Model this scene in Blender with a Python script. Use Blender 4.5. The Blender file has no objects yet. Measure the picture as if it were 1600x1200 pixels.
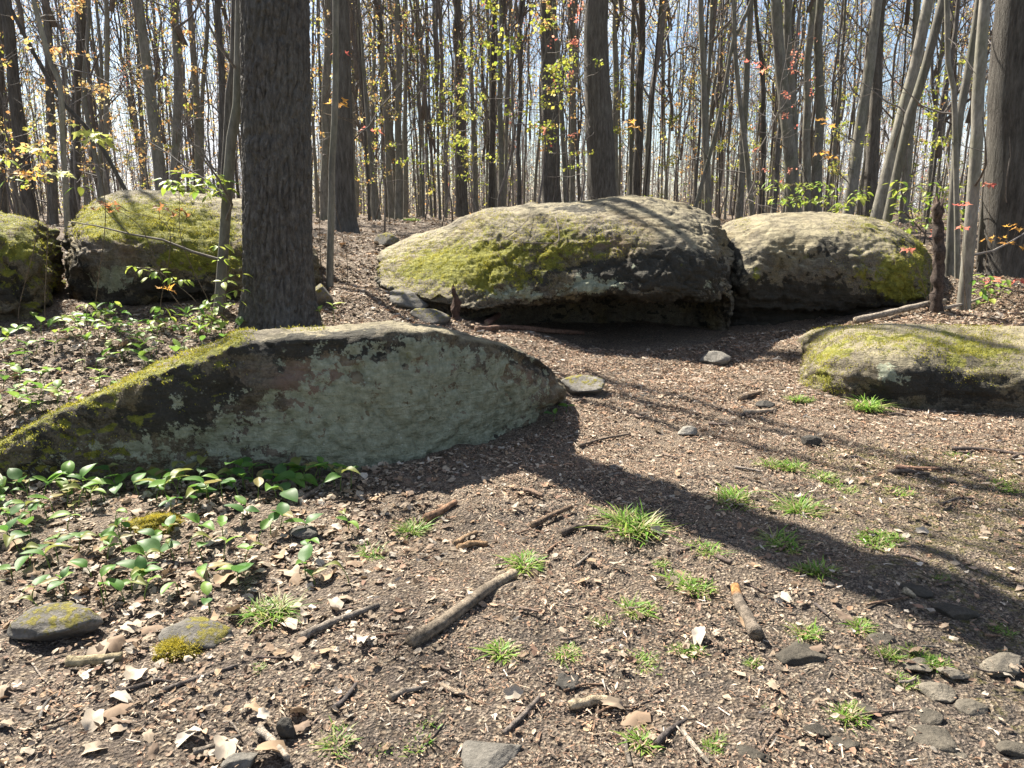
import bpy, math, random
import numpy as np
from mathutils import Vector, Matrix, Euler

random.seed(7)
rng = np.random.default_rng(11)
sc = bpy.context.scene
COL = sc.collection
R = math.radians

# ------------------------------------------------------------------ camera, sky, sun, exposure
CAM_Z, PITCH, FPX = 1.55, R(13.1), 1156.0
cam = bpy.data.cameras.new('camera')
cam.sensor_width, cam.lens = 36.0, 36.0 * FPX / 1600.0
cam.clip_start, cam.clip_end = 0.05, 600.0
camo = bpy.data.objects.new('camera', cam)
camo.location = (0, 0, CAM_Z)
camo.rotation_euler = (R(90) - PITCH, 0, 0)
COL.objects.link(camo)
sc.camera = camo

SUN_EL, SUN_AZ = R(49), R(-41)          # azimuth from +Y (straight ahead), negative is to the left
S = Vector((math.sin(SUN_AZ) * math.cos(SUN_EL), math.cos(SUN_AZ) * math.cos(SUN_EL), math.sin(SUN_EL)))
w = bpy.data.worlds.new('World')
sc.world = w
w.use_nodes = True
nt = w.node_tree
nt.nodes.clear()
wo = nt.nodes.new('ShaderNodeOutputWorld')
bg = nt.nodes.new('ShaderNodeBackground')
sky = nt.nodes.new('ShaderNodeTexSky')
sky.sky_type = 'NISHITA'
sky.sun_disc = False
sky.sun_elevation = SUN_EL
sky.sun_rotation = SUN_AZ
sky.air_density, sky.dust_density, sky.ozone_density = 1.0, 1.2, 1.6
tc = nt.nodes.new('ShaderNodeTexCoord')
mp = nt.nodes.new('ShaderNodeMapping')
mp.inputs['Scale'].default_value = (1.6, 1.6, 4.0)
cn = nt.nodes.new('ShaderNodeTexNoise')
cn.inputs['Scale'].default_value = 1.7
cn.inputs['Detail'].default_value = 6
cn.inputs['Roughness'].default_value = 0.55
cr = nt.nodes.new('ShaderNodeValToRGB')
cr.color_ramp.elements[0].position = 0.50
cr.color_ramp.elements[1].position = 0.66
cm = nt.nodes.new('ShaderNodeMixRGB')
cm.inputs['Color2'].default_value = (7.0, 7.2, 7.6, 1)       # sunlit cloud, same scale as the sky's own radiance
nt.links.new(tc.outputs['Generated'], mp.inputs['Vector'])
nt.links.new(mp.outputs['Vector'], cn.inputs['Vector'])
nt.links.new(cn.outputs['Fac'], cr.inputs['Fac'])
nt.links.new(cr.outputs['Color'], cm.inputs['Fac'])
nt.links.new(sky.outputs['Color'], cm.inputs['Color1'])
nt.links.new(cm.outputs['Color'], bg.inputs['Color'])
bg.inputs['Strength'].default_value = 0.05
nt.links.new(bg.outputs['Background'], wo.inputs['Surface'])

sl = bpy.data.lights.new('sun', 'SUN')
sl.energy = 5.0
sl.angle = R(0.53)
sl.color = (1.0, 0.93, 0.81)
slo = bpy.data.objects.new('sun', sl)
slo.rotation_euler = S.to_track_quat('Z', 'Y').to_euler()
slo.location = (0, 0, 30)
COL.objects.link(slo)

sc.view_settings.view_transform = 'Standard'
sc.view_settings.look = 'None'
sc.view_settings.gamma = 1.0
sc.view_settings.use_curve_mapping = False
sc.view_settings.exposure = 1.95
sc.cycles.max_bounces = 4
sc.cycles.diffuse_bounces = 2
sc.cycles.transparent_max_bounces = 4

# ------------------------------------------------------------------ noise and geometry helpers
_perm = np.random.default_rng(3).permutation(256)
_perm = np.concatenate([_perm, _perm, _perm])
_g = np.random.default_rng(5).normal(size=(256, 3))
_g /= np.linalg.norm(_g, axis=1)[:, None]


def perlin(p):
    p = np.asarray(p, float)
    i = np.floor(p).astype(np.int64)
    f = p - i
    i &= 255
    u = f * f * f * (f * (f * 6 - 15) + 10)
    out = 0
    for dx in (0, 1):
        wx = u[:, 0] if dx else 1 - u[:, 0]
        for dy in (0, 1):
            wy = u[:, 1] if dy else 1 - u[:, 1]
            for dz in (0, 1):
                wz = u[:, 2] if dz else 1 - u[:, 2]
                h = _perm[_perm[_perm[(i[:, 0] + dx) & 255] + ((i[:, 1] + dy) & 255)] + ((i[:, 2] + dz) & 255)]
                gr = _g[h]
                out = out + wx * wy * wz * (gr[:, 0] * (f[:, 0] - dx) + gr[:, 1] * (f[:, 1] - dy) + gr[:, 2] * (f[:, 2] - dz))
    return out * 1.6


def fbm(p, o=4, gain=0.5, lac=2.03):
    p = np.asarray(p, float)
    a, s = 1.0, 0
    for k in range(o):
        s = s + a * perlin(p + 17.3 * k)
        p = p * lac
        a *= gain
    return s


def smooth(x, a, b):
    t = np.clip((x - a) / (b - a), 0, 1)
    return t * t * (3 - 2 * t)


def n2(x, y, s, seed=0.0, o=3):
    x, y = np.broadcast_arrays(np.asarray(x, float), np.asarray(y, float))
    return fbm(np.stack([x.ravel() * s + seed, y.ravel() * s - seed, np.full(x.size, seed * 1.7 + 0.37)], 1), o).reshape(x.shape)


cp_, sp_ = math.cos(PITCH), math.sin(PITCH)


def ray(px, py):
    a, b = (px - 800) / FPX, -(py - 600) / FPX
    return np.array([a, cp_ + b * sp_, -sp_ + b * cp_])


def at(px, py, Y):                      # the point at world depth Y on the line of sight of a measured pixel
    d = ray(px, py)
    return np.array([0, 0, CAM_Z]) + d * (Y / d[1])


def to_px(p):
    q = np.asarray(p) - np.array([0, 0, CAM_Z])
    dep = q[..., 1] * cp_ - q[..., 2] * sp_
    up = q[..., 1] * sp_ + q[..., 2] * cp_
    return 800 + FPX * q[..., 0] / dep, 600 - FPX * up / dep


def mesh(name, v, f, attrs=None, smooth_=True, uv=None):
    v = np.asarray(v, np.float32)
    me = bpy.data.meshes.new(name)
    if isinstance(f, np.ndarray):
        groups = [f]
    else:
        groups = [np.asarray(g, np.int32) for g in f if len(g)]
    me.vertices.add(len(v))
    me.vertices.foreach_set('co', v.ravel())
    loops = np.concatenate([g.ravel() for g in groups]).astype(np.int32)
    tot = np.concatenate([np.full(len(g), g.shape[1], np.int32) for g in groups])
    st = np.concatenate([[0], np.cumsum(tot)[:-1]]).astype(np.int32)
    me.loops.add(len(loops))
    me.loops.foreach_set('vertex_index', loops)
    me.polygons.add(len(tot))
    me.polygons.foreach_set('loop_start', st)
    me.polygons.foreach_set('loop_total', tot)
    me.polygons.foreach_set('use_smooth', np.full(len(tot), smooth_))
    for k, a in (attrs or {}).items():
        a = np.asarray(a, np.float32)
        if a.ndim == 1:
            me.attributes.new(k, 'FLOAT', 'POINT').data.foreach_set('value', a)
        else:
            if a.shape[1] == 3:
                a = np.concatenate([a, np.ones((len(a), 1), np.float32)], 1)
            me.attributes.new(k, 'FLOAT_COLOR', 'POINT').data.foreach_set('color', a.ravel())
    me.update(calc_edges=True)
    me.validate()
    return me


def join(parts):
    """parts: list of (verts, faces[, attr array]) with equal face size -> one (verts, faces, attr)"""
    vs, fs, cs, o = [], [], [], 0
    for p in parts:
        vs.append(p[0])
        fs.append(np.asarray(p[1]) + o)
        if len(p) > 2:
            cs.append(p[2])
        o += len(p[0])
    return np.concatenate(vs), np.concatenate(fs), (np.concatenate(cs) if cs else None)


def tube(path, rad, n=8, cap=True):
    path = np.asarray(path, float)
    rad = np.asarray(rad, float)
    m = len(path)
    t = np.gradient(path, axis=0)
    t /= np.linalg.norm(t, axis=1)[:, None] + 1e-9
    ref = np.array([1.0, 0.13, 0.07]) if abs(t[:, 0]).mean() < 0.8 else np.array([0.05, 0.1, 1.0])
    a = np.cross(t, ref)
    a /= np.linalg.norm(a, axis=1)[:, None] + 1e-9
    b = np.cross(t, a)
    th = np.linspace(0, 2 * math.pi, n, endpoint=False)
    v = path[:, None, :] + rad[:, None, None] * (a[:, None, :] * np.cos(th)[None, :, None] + b[:, None, :] * np.sin(th)[None, :, None])
    v = v.reshape(-1, 3)
    i = np.arange(m - 1)[:, None] * n
    j = np.arange(n)[None, :]
    k = (j + 1) % n
    f = np.stack([i + j, i + n + j, i + n + k, i + k], -1).reshape(-1, 4)
    if cap and m > 1:
        v = np.concatenate([v, path[:1], path[-1:]])
        c0, c1 = len(v) - 2, len(v) - 1
        jj = np.arange(n)
        kk = (jj + 1) % n
        f0 = np.stack([jj, kk, np.full(n, c0), np.full(n, c0)], 1)
        f1 = np.stack([(m - 1) * n + kk, (m - 1) * n + jj, np.full(n, c1), np.full(n, c1)], 1)
        tri = np.concatenate([f0, f1])[:, :3]
        return v, f, tri
    return v, f, np.zeros((0, 3), int)


def tubes_mesh(name, tubes, **kw):
    vs, qs, ts, o = [], [], [], 0
    for v, q, t in tubes:
        vs.append(v)
        qs.append(q + o)
        ts.append(t + o)
        o += len(v)
    return mesh(name, np.concatenate(vs), [np.concatenate(qs), np.concatenate(ts)], **kw)


def obj(name, me, mat=None, parent=None, loc=(0, 0, 0), rot=(0, 0, 0), scale=(1, 1, 1)):
    o = bpy.data.objects.new(name, me)
    COL.objects.link(o)
    o.location, o.rotation_euler, o.scale = loc, rot, scale
    if parent:
        o.parent = parent
    if mat is not None and me is not None and len(me.materials) == 0:
        for m_ in (mat if isinstance(mat, (list, tuple)) else [mat]):
            me.materials.append(m_)
    return o


def tag(o, label, cat, group=None):
    o['label'] = label
    o['category'] = cat
    if group:
        o['group'] = group
    return o


def thing(name, label, cat, loc=(0, 0, 0), rot=(0, 0, 0), group=None, scale=(1, 1, 1)):
    return tag(obj(name, None, None, None, loc, rot, scale), label, cat, group)


# ------------------------------------------------------------------ materials
class NB:
    def __init__(self, name):
        self.m = bpy.data.materials.new(name)
        self.m.use_nodes = True
        self.t = self.m.node_tree
        self.t.nodes.clear()
        self.out = self.n('ShaderNodeOutputMaterial')
        self.bs = self.n('ShaderNodeBsdfPrincipled')
        self.bs.inputs['Roughness'].default_value = 0.85
        self.bs.inputs['Specular IOR Level'].default_value = 0.25
        self.l(self.bs.outputs[0], self.out.inputs[0])
        self.tc = self.n('ShaderNodeTexCoord')

    def n(self, t):
        return self.t.nodes.new(t)

    def l(self, a, b):
        self.t.links.new(a, b)

    def noise(self, scale, detail=4, rough=0.55, vec=None, stretch=None, dist=0.0):
        x = self.n('ShaderNodeTexNoise')
        x.inputs['Scale'].default_value = scale
        x.inputs['Detail'].default_value = detail
        x.inputs['Roughness'].default_value = rough
        x.inputs['Distortion'].default_value = dist
        v = vec or self.tc.outputs['Object']
        if stretch:
            mp = self.n('ShaderNodeMapping')
            mp.inputs['Scale'].default_value = stretch
            self.l(v, mp.inputs['Vector'])
            v = mp.outputs['Vector']
        self.l(v, x.inputs['Vector'])
        return x.outputs['Fac']

    def voro(self, scale, stretch=None, feature='F1'):
        x = self.n('ShaderNodeTexVoronoi')
        x.feature = feature
        x.inputs['Scale'].default_value = scale
        v = self.tc.outputs['Object']
        if stretch:
            mp = self.n('ShaderNodeMapping')
            mp.inputs['Scale'].default_value = stretch
            self.l(v, mp.inputs['Vector'])
            v = mp.outputs['Vector']
        self.l(v, x.inputs['Vector'])
        return x

    def ramp(self, fac, stops):
        r = self.n('ShaderNodeValToRGB')
        e = r.color_ramp.elements
        while len(e) < len(stops):
            e.new(0.5)
        for k, (p, c) in enumerate(stops):
            e[k].position = p
            e[k].color = (*c, 1) if isinstance(c, (tuple, list)) else (c, c, c, 1)
        self.l(fac, r.inputs['Fac'])
        return r.outputs['Color']

    def mix(self, fac, a, b, mode='MIX'):
        x = self.n('ShaderNodeMixRGB')
        x.blend_type = mode
        for s, v in ((x.inputs['Fac'], fac), (x.inputs['Color1'], a), (x.inputs['Color2'], b)):
            if isinstance(v, (int, float)):
                s.default_value = v if s.name == 'Fac' else (v, v, v, 1)
            elif isinstance(v, tuple):
                s.default_value = (*v, 1)
            else:
                self.l(v, s)
        return x.outputs['Color']

    def math(self, op, a, b=0.0, clamp=False):
        x = self.n('ShaderNodeMath')
        x.operation = op
        x.use_clamp = clamp
        for s, v in ((x.inputs[0], a), (x.inputs[1], b)):
            if isinstance(v, (int, float)):
                s.default_value = v
            else:
                self.l(v, s)
        return x.outputs[0]

    def attr(self, name, out='Fac'):
        x = self.n('ShaderNodeAttribute')
        x.attribute_name = name
        return x.outputs[out]

    def bump(self, h, strength=0.5, dist=0.02, prev=None):
        b = self.n('ShaderNodeBump')
        b.inputs['Strength'].default_value = strength
        b.inputs['Distance'].default_value = dist
        self.l(h, b.inputs['Height'])
        if prev is not None:
            self.l(prev, b.inputs['Normal'])
        return b.outputs['Normal']

    def done(self, col, normal=None, translucent=0.0, tcol=None):
        if isinstance(col, tuple):
            self.bs.inputs['Base Color'].default_value = (*col, 1)
        else:
            self.l(col, self.bs.inputs['Base Color'])
        if normal is not None:
            self.l(normal, self.bs.inputs['Normal'])
        if translucent:
            tr = self.n('ShaderNodeBsdfTranslucent')
            c = tcol if tcol is not None else col
            if isinstance(c, tuple):
                tr.inputs['Color'].default_value = (*c, 1)
            else:
                self.l(c, tr.inputs['Color'])
            mx = self.n('ShaderNodeMixShader')
            mx.inputs[0].default_value = translucent
            self.l(self.bs.outputs[0], mx.inputs[1])
            self.l(tr.outputs[0], mx.inputs[2])
            self.l(mx.outputs[0], self.out.inputs[0])
        return self.m


def rock_material():
    b = NB('boulder_stone')
    n1 = b.noise(2.2, 6, 0.6)
    n3 = b.noise(14, 5, 0.65)
    n4 = b.noise(60, 4, 0.7)
    base = b.ramp(n1, [(0.3, (0.115, 0.097, 0.070)), (0.5, (0.20, 0.172, 0.125)), (0.7, (0.29, 0.255, 0.19))])
    base = b.mix(0.55, base, b.ramp(n3, [(0.3, 0.3), (0.7, 0.95)]), 'MULTIPLY')
    base = b.mix(b.math('MULTIPLY', b.ramp(b.noise(1.7, 5, 0.65), [(0.48, 0.0), (0.62, 1.0)]), 0.6), base, b.mix(0.5, (0.26, 0.20, 0.085), n3, 'MULTIPLY'))
    base = b.mix(0.75, base, b.ramp(n4, [(0.38, 0.35), (0.58, 1.0)]), 'MULTIPLY')
    # pale tone, strongest on upward faces
    pale = b.math('MULTIPLY', b.attr('pale'), b.ramp(b.noise(5, 5, 0.6), [(0.34, 0.05), (0.56, 0.9)]), True)
    base = b.mix(pale, base, b.mix(0.35, (0.36, 0.315, 0.205), n3, 'MULTIPLY'))
    # rusty pink bare stone
    rust = b.math('MULTIPLY', b.attr('rust'), b.ramp(b.noise(3.5, 4, 0.6), [(0.40, 0.0), (0.58, 1.0)]), True)
    base = b.mix(rust, base, b.mix(0.4, (0.26, 0.175, 0.14), n3, 'MULTIPLY'))
    # dark stain, darker lower faces, and shade painted onto undersides
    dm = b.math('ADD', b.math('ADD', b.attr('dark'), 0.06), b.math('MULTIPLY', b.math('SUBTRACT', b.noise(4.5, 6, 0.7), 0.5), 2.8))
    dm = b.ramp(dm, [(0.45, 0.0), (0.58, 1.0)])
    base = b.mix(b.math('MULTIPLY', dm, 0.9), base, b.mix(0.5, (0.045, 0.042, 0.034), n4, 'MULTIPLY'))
    # pale green crust lichen
    lm = b.math('ADD', b.attr('lichen'), b.math('MULTIPLY', b.math('SUBTRACT', b.noise(9, 7, 0.76), 0.5), 2.6))
    lm = b.ramp(lm, [(0.57, 0.0), (0.63, 1.0)])
    lc = b.ramp(b.noise(22, 5, 0.7), [(0.25, (0.14, 0.15, 0.10)), (0.5, (0.29, 0.31, 0.22)), (0.75, (0.44, 0.46, 0.35))])
    base = b.mix(b.math('MULTIPLY', lm, 0.92), base, lc)
    # small white lichen dots
    vd = b.voro(26)
    dots = b.math('MULTIPLY', b.ramp(vd.outputs['Distance'], [(0.10, 1.0), (0.2, 0.0)]), b.ramp(b.noise(6, 2), [(0.55, 0.0), (0.62, 0.8)]))
    base = b.mix(b.math('MULTIPLY', dots, b.math('ADD', b.attr('lichen'), 0.15), True), base, (0.42, 0.45, 0.38))
    # moss
    mm = b.math('ADD', b.attr('moss'), b.math('MULTIPLY', b.math('SUBTRACT', b.noise(5, 7, 0.75), 0.5), 2.6))
    mm = b.ramp(mm, [(0.50, 0.0), (0.68, 1.0)])
    mc = b.ramp(b.noise(16, 6, 0.7), [(0.28, (0.055, 0.062, 0.012)), (0.5, (0.17, 0.172, 0.026)), (0.72, (0.32, 0.30, 0.05))])
    base = b.mix(b.math('MULTIPLY', mm, 0.93), base, mc)
    h = b.math('ADD', b.math('MULTIPLY', n3, 0.8), b.math('MULTIPLY', n4, 0.35))
    h = b.math('ADD', h, b.math('MULTIPLY', b.noise(160, 3, 0.7), 0.16))
    # horizontal bedding
    h = b.math('ADD', h, b.math('MULTIPLY', b.noise(7, 4, 0.6, stretch=(0.35, 0.35, 3.2)), 0.9))
    return b.done(base, b.bump(h, 1.0, 0.055))


def stone_material():
    b = NB('field_stone')
    oi = b.n('ShaderNodeObjectInfo')
    n1, n3 = b.noise(9, 5, 0.6), b.noise(70, 5, 0.7)
    base = b.ramp(n1, [(0.3, (0.10, 0.093, 0.08)), (0.7, (0.24, 0.22, 0.19))])
    base = b.mix(0.6, base, b.ramp(n3, [(0.3, 0.35), (0.7, 1.0)]), 'MULTIPLY')
    base = b.mix(1.0, base, b.attr('tone', 'Color'), 'MULTIPLY')
    mm = b.math('ADD', b.attr('moss'), b.math('MULTIPLY', b.math('SUBTRACT', b.noise(16, 7, 0.7), 0.5), 1.8))
    mm = b.ramp(mm, [(0.48, 0.0), (0.62, 1.0)])
    mc = b.ramp(b.noise(60, 6, 0.7), [(0.28, (0.06, 0.055, 0.012)), (0.5, (0.16, 0.14, 0.025)), (0.72, (0.28, 0.24, 0.05))])
    base = b.mix(mm, base, mc)
    h = b.math('ADD', n3, b.math('MULTIPLY', mm, b.noise(200, 3, 0.8)))
    return b.done(base, b.bump(h, 0.8, 0.012))


def bark_material(name, dark, mid, light, sxy, sz, strength, dist, green=0.0):
    b = NB(name)
    n1 = b.noise(1.0, 6, 0.62, stretch=(sxy, sxy, sz))
    n3 = b.noise(1.0, 4, 0.7, stretch=(sxy * 4, sxy * 4, sz * 4))
    oi = b.n('ShaderNodeObjectInfo')
    c = b.ramp(n1, [(0.3, dark), (0.5, mid), (0.72, light)])
    c = b.mix(0.5, c, b.ramp(n3, [(0.3, 0.45), (0.7, 1.1)]), 'MULTIPLY')
    pat = b.ramp(b.noise(1.3, 4, 0.6), [(0.45, 0.0), (0.65, 1.0)])
    if green:
        c = b.mix(b.math('MULTIPLY', pat, green), c, (0.13, 0.14, 0.075))
    else:
        c = b.mix(b.math('MULTIPLY', pat, 0.25), c, (0.17, 0.165, 0.14))
    c = b.mix(1.0, c, b.ramp(oi.outputs['Random'], [(0.0, 0.7), (1.0, 1.15)]), 'MULTIPLY')
    h = b.math('ADD', n1, b.math('MULTIPLY', n3, 0.5))
    return b.done(c, b.bump(h, strength, dist))


def tint_leaf_material(name, translucent=0.35, rough=0.6, boost=1.3, spec=0.3):
    b = NB(name)
    c = b.attr('tint', 'Color')
    c = b.mix(0.35, c, b.ramp(b.noise(70, 3, 0.6), [(0.3, 0.5), (0.7, 1.2)]), 'MULTIPLY')
    b.bs.inputs['Roughness'].default_value = rough
    b.bs.inputs['Specular IOR Level'].default_value = spec
    return b.done(c, None, translucent, b.mix(1.0, c, boost, 'MULTIPLY'))


M_ROCK = rock_material()
M_STONE = stone_material()
M_BARK_MAIN = bark_material('furrowed_bark', (0.05, 0.044, 0.038), (0.105, 0.093, 0.08), (0.18, 0.165, 0.148), 30, 12, 0.8, 0.015)
M_BARK = bark_material('dark_bark', (0.055, 0.048, 0.041), (0.115, 0.102, 0.087), (0.19, 0.175, 0.155), 22, 3.5, 1.0, 0.03)
M_SMOOTH = bark_material('grey_bark', (0.11, 0.102, 0.085), (0.19, 0.176, 0.148), (0.265, 0.248, 0.21), 9, 3.0, 0.5, 0.012, green=0.4)
M_FAR = bark_material('hazed_twig_bark', (0.21, 0.18, 0.16), (0.30, 0.265, 0.24), (0.38, 0.34, 0.31), 3, 2, 0.1, 0.004)  # paled to put sunlight and distance haze into the bark colour
M_TWIG = bark_material('twig_bark', (0.10, 0.085, 0.075), (0.16, 0.14, 0.125), (0.22, 0.195, 0.18), 20, 8, 0.3, 0.004)
M_GREEN = tint_leaf_material('green_leaf', 0.4, 0.5, 1.25)
M_TREELEAF = tint_leaf_material('spring_leaf', 0.5, 0.6, 1.5)
M_LITTER = tint_leaf_material('dry_leaf', 0.12, 0.75, 1.0, 0.2)
M_GRASS = tint_leaf_material('grass_blade', 0.4, 0.5, 1.4)


def wood_material():
    b = NB('dead_wood')
    n1 = b.noise(1, 5, 0.6, stretch=(30, 30, 30))
    n2_ = b.noise(6, 4, 0.6)
    c = b.ramp(n1, [(0.3, (0.3,) * 3), (0.45, (0.8,) * 3), (0.7, (1.25,) * 3)])
    c = b.mix(1.0, c, b.attr('tint', 'Color'), 'MULTIPLY')
    c = b.mix(0.4, c, b.ramp(n2_, [(0.35, 0.55), (0.6, 1.0)]), 'MULTIPLY')
    sp = b.ramp(b.noise(55, 5, 0.8), [(0.44, 0.25), (0.54, 1.0)])
    c = b.mix(0.6, c, sp, 'MULTIPLY')
    return b.done(c, b.bump(b.noise(90, 5, 0.75), 1.0, 0.012))


M_WOOD = wood_material()


def ground_material():
    b = NB('forest_soil')
    fine = b.noise(75, 5, 0.75)
    mid = b.noise(11, 5, 0.65)
    big = b.noise(1.1, 4, 0.55)
    soil = b.ramp(mid, [(0.3, (0.055, 0.044, 0.035)), (0.5, (0.11, 0.086, 0.068)), (0.72, (0.18, 0.142, 0.113))])
    mulch = b.ramp(b.noise(34, 6, 0.8), [(0.3, (0.075, 0.052, 0.036)), (0.5, (0.22, 0.163, 0.115)), (0.68, (0.40, 0.32, 0.23))])
    c = b.mix(b.attr('mulch'), soil, mulch)
    c = b.mix(b.math('MULTIPLY', b.attr('dirt'), 0.85), c, b.ramp(fine, [(0.3, (0.040, 0.035, 0.030)), (0.65, (0.098, 0.083, 0.068))]))
    far = b.ramp(b.noise(9, 8, 0.85), [(0.36, (0.05, 0.036, 0.026)), (0.5, (0.19, 0.135, 0.095)), (0.64, (0.36, 0.29, 0.22))])
    c = b.mix(b.attr('far'), c, far)
    mm = b.math('ADD', b.attr('moss'), b.math('MULTIPLY', b.math('SUBTRACT', b.noise(14, 7, 0.75), 0.5), 2.2))
    mm = b.ramp(mm, [(0.50, 0.0), (0.68, 1.0)])
    c = b.mix(b.math('MULTIPLY', mm, 0.8), c, b.ramp(b.noise(70, 4, 0.7), [(0.3, (0.06, 0.062, 0.012)), (0.7, (0.24, 0.22, 0.045))]))
    c = b.mix(0.45, c, b.ramp(fine, [(0.3, 0.35), (0.65, 1.1)]), 'MULTIPLY')
    v1, v2 = b.voro(85), b.voro(190)
    crumb = b.ramp(v1.outputs['Color'], [(0.25, (0.03, 0.022, 0.016)), (0.45, (0.15, 0.107, 0.072)), (0.6, (0.27, 0.205, 0.14)), (0.8, (0.45, 0.375, 0.28))])
    crumb2 = b.ramp(v2.outputs['Color'], [(0.3, (0.03, 0.024, 0.02)), (0.5, (0.12, 0.09, 0.07)), (0.75, (0.36, 0.29, 0.23))])
    c = b.mix(b.math('MULTIPLY', b.ramp(b.noise(16, 4, 0.7), [(0.42, 0.0), (0.56, 1.0)]), 0.75), c, crumb)
    c = b.mix(b.math('MULTIPLY', b.ramp(b.noise(23, 4, 0.7, stretch=(1, 1.1, 1)), [(0.46, 0.0), (0.58, 1.0)]), 0.7), c, crumb2)
    h = b.math('ADD', fine, b.math('MULTIPLY', mid, 1.2))
    h = b.math('ADD', h, b.math('MULTIPLY', v1.outputs['Distance'], 0.9))
    return b.done(c, b.bump(h, 1.0, 0.03))


M_GROUND = ground_material()

# ------------------------------------------------------------------ ground height field
CP = np.array([
    (-7, 0, 0), (-4, 0, 0), (0, 0, 0), (4, 0, 0), (7, 0, 0), (-4, 1.5, 0), (-2, 1.5, 0), (0, 1.5, 0), (2, 1.5, 0), (4, 1.5, 0), (-6, 3, .05), (-4, 3, .02), (-2, 3, 0), (0, 3, 0), (2, 3, 0), (4, 3, 0), (7, 3, 0),
    (-3.2, 4.0, 0), (-2, 4.3, 0), (-1, 4.7, 0), (0, 5.1, 0), (.6, 5.6, .02), (1, 5, 0), (2.5, 5, 0), (4, 5, 0), (.8, 6.2, .03), (1.5, 7, .05), (2.4, 7, .05),
    (1, 8, .08), (2, 8.5, .10), (3, 8.4, .10), (.4, 7, .14), (2.7, 6.4, .02), (3.6, 5.7, 0), (4.2, 5.4, .02),
    (-3.9, 4.9, .33), (-3.2, 4.85, .34), (-2.5, 5.1, .38), (-1.5, 5.5, .42), (-.7, 5.9, .4), (-3.5, 6.3, .53), (-2.3, 7, .47), (-1, 7, .45), (-5, 5.5, .45), (-.1, 6.4, .2), (-.2, 7.2, .3),
    (-1.6, 8.5, .70), (-2.8, 8, .62), (-4.5, 8, .65), (-.6, 8, .42), (-.1, 8, .27), (-2.3, 10, .95), (-2.5, 12, 1.17), (0, 12.5, 1.12), (-6, 10, 1), (-4, 14, 1.22), (3, 12.5, 1.05), (6, 12.5, 1.0), (0, 10.5, .8), (3, 10.8, .7), (.6, 9.3, .1), (1.4, 9.5, .1), (2.2, 9.4, .1), (.9, 9.9, .1), (1.8, 9.9, .1),
    (3.4, 7.7, .30), (4.0, 7.4, .40), (5, 8.2, .45), (6.5, 8, .5), (6, 10, .7), (5.2, 6.6, .40), (5.2, 5.2, .1), (6.5, 6, .3), (8, 4, .05), (9, 8, .6), (-8, 7, .7), (-9, 3, .2),
    (-12, 12, 1.2), (12, 12, 1.0), (-10, 16, 1.25), (0, 16, 1.22), (10, 16, 1.2), (0, 20, 1.25), (-15, 20, 1.25), (15, 20, 1.25)], float)


def _idw(x, y):
    out = np.zeros_like(x)
    for s in range(0, len(x), 20000):
        d2 = (x[s:s + 20000, None] - CP[None, :, 0]) ** 2 + (y[s:s + 20000, None] - CP[None, :, 1]) ** 2
        ww = 1.0 / (d2 + 0.04) ** 2
        out[s:s + 20000] = (ww * CP[None, :, 2]).sum(1) / ww.sum(1)
    return out


_gx = np.arange(-14, 14.01, 0.1)
_gy = np.arange(-2, 20.01, 0.1)
_GX, _GY = np.meshgrid(_gx, _gy)
_GZ = _idw(_GX.ravel(), _GY.ravel()).reshape(_GX.shape)
for _ in range(6):                                   # relax the bumps of the interpolation
    q = np.pad(_GZ, 1, mode='edge')
    _GZ = (q[:-2, 1:-1] + q[2:, 1:-1] + q[1:-1, :-2] + q[1:-1, 2:] + 2 * _GZ) / 6


def G(x, y, detail=True):
    x, y = np.broadcast_arrays(np.asarray(x, float), np.asarray(y, float))
    shp = x.shape
    x, y = x.ravel(), y.ravel()
    fx = np.clip((x + 14) / 0.1, 0, len(_gx) - 1.001)
    fy = np.clip((y + 2) / 0.1, 0, len(_gy) - 1.001)
    i, j = fx.astype(int), fy.astype(int)
    u, v = fx - i, fy - j
    z = (_GZ[j, i] * (1 - u) + _GZ[j, i + 1] * u) * (1 - v) + (_GZ[j + 1, i] * (1 - u) + _GZ[j + 1, i + 1] * u) * v
    k = smooth(y, 17, 20)
    z = z * (1 - k) + 1.25 * k
    if detail:
        z = z + 0.035 * n2(x, y, 0.9, 3.1, 2) + 0.016 * n2(x, y, 4.0, 8.2, 2) + smooth(y, 14, 40) * 0.25 * n2(x, y, 0.06, 1.5, 2)
    return z.reshape(shp)


def gpt(px, py, lift=0.0):              # where the line of sight of a pixel meets the ground
    d = ray(px, py)
    lo, hi = 0.5, 60.0
    ts = np.linspace(0.8, 40, 1600)
    P = np.array([0, 0, CAM_Z]) + ts[:, None] * d[None, :]
    below = P[:, 2] < G(P[:, 0], P[:, 1])
    k = int(np.argmax(below)) if below.any() else len(ts) - 1
    p = P[k].copy()
    p[2] = float(G(p[0], p[1])) + lift
    return p


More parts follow.
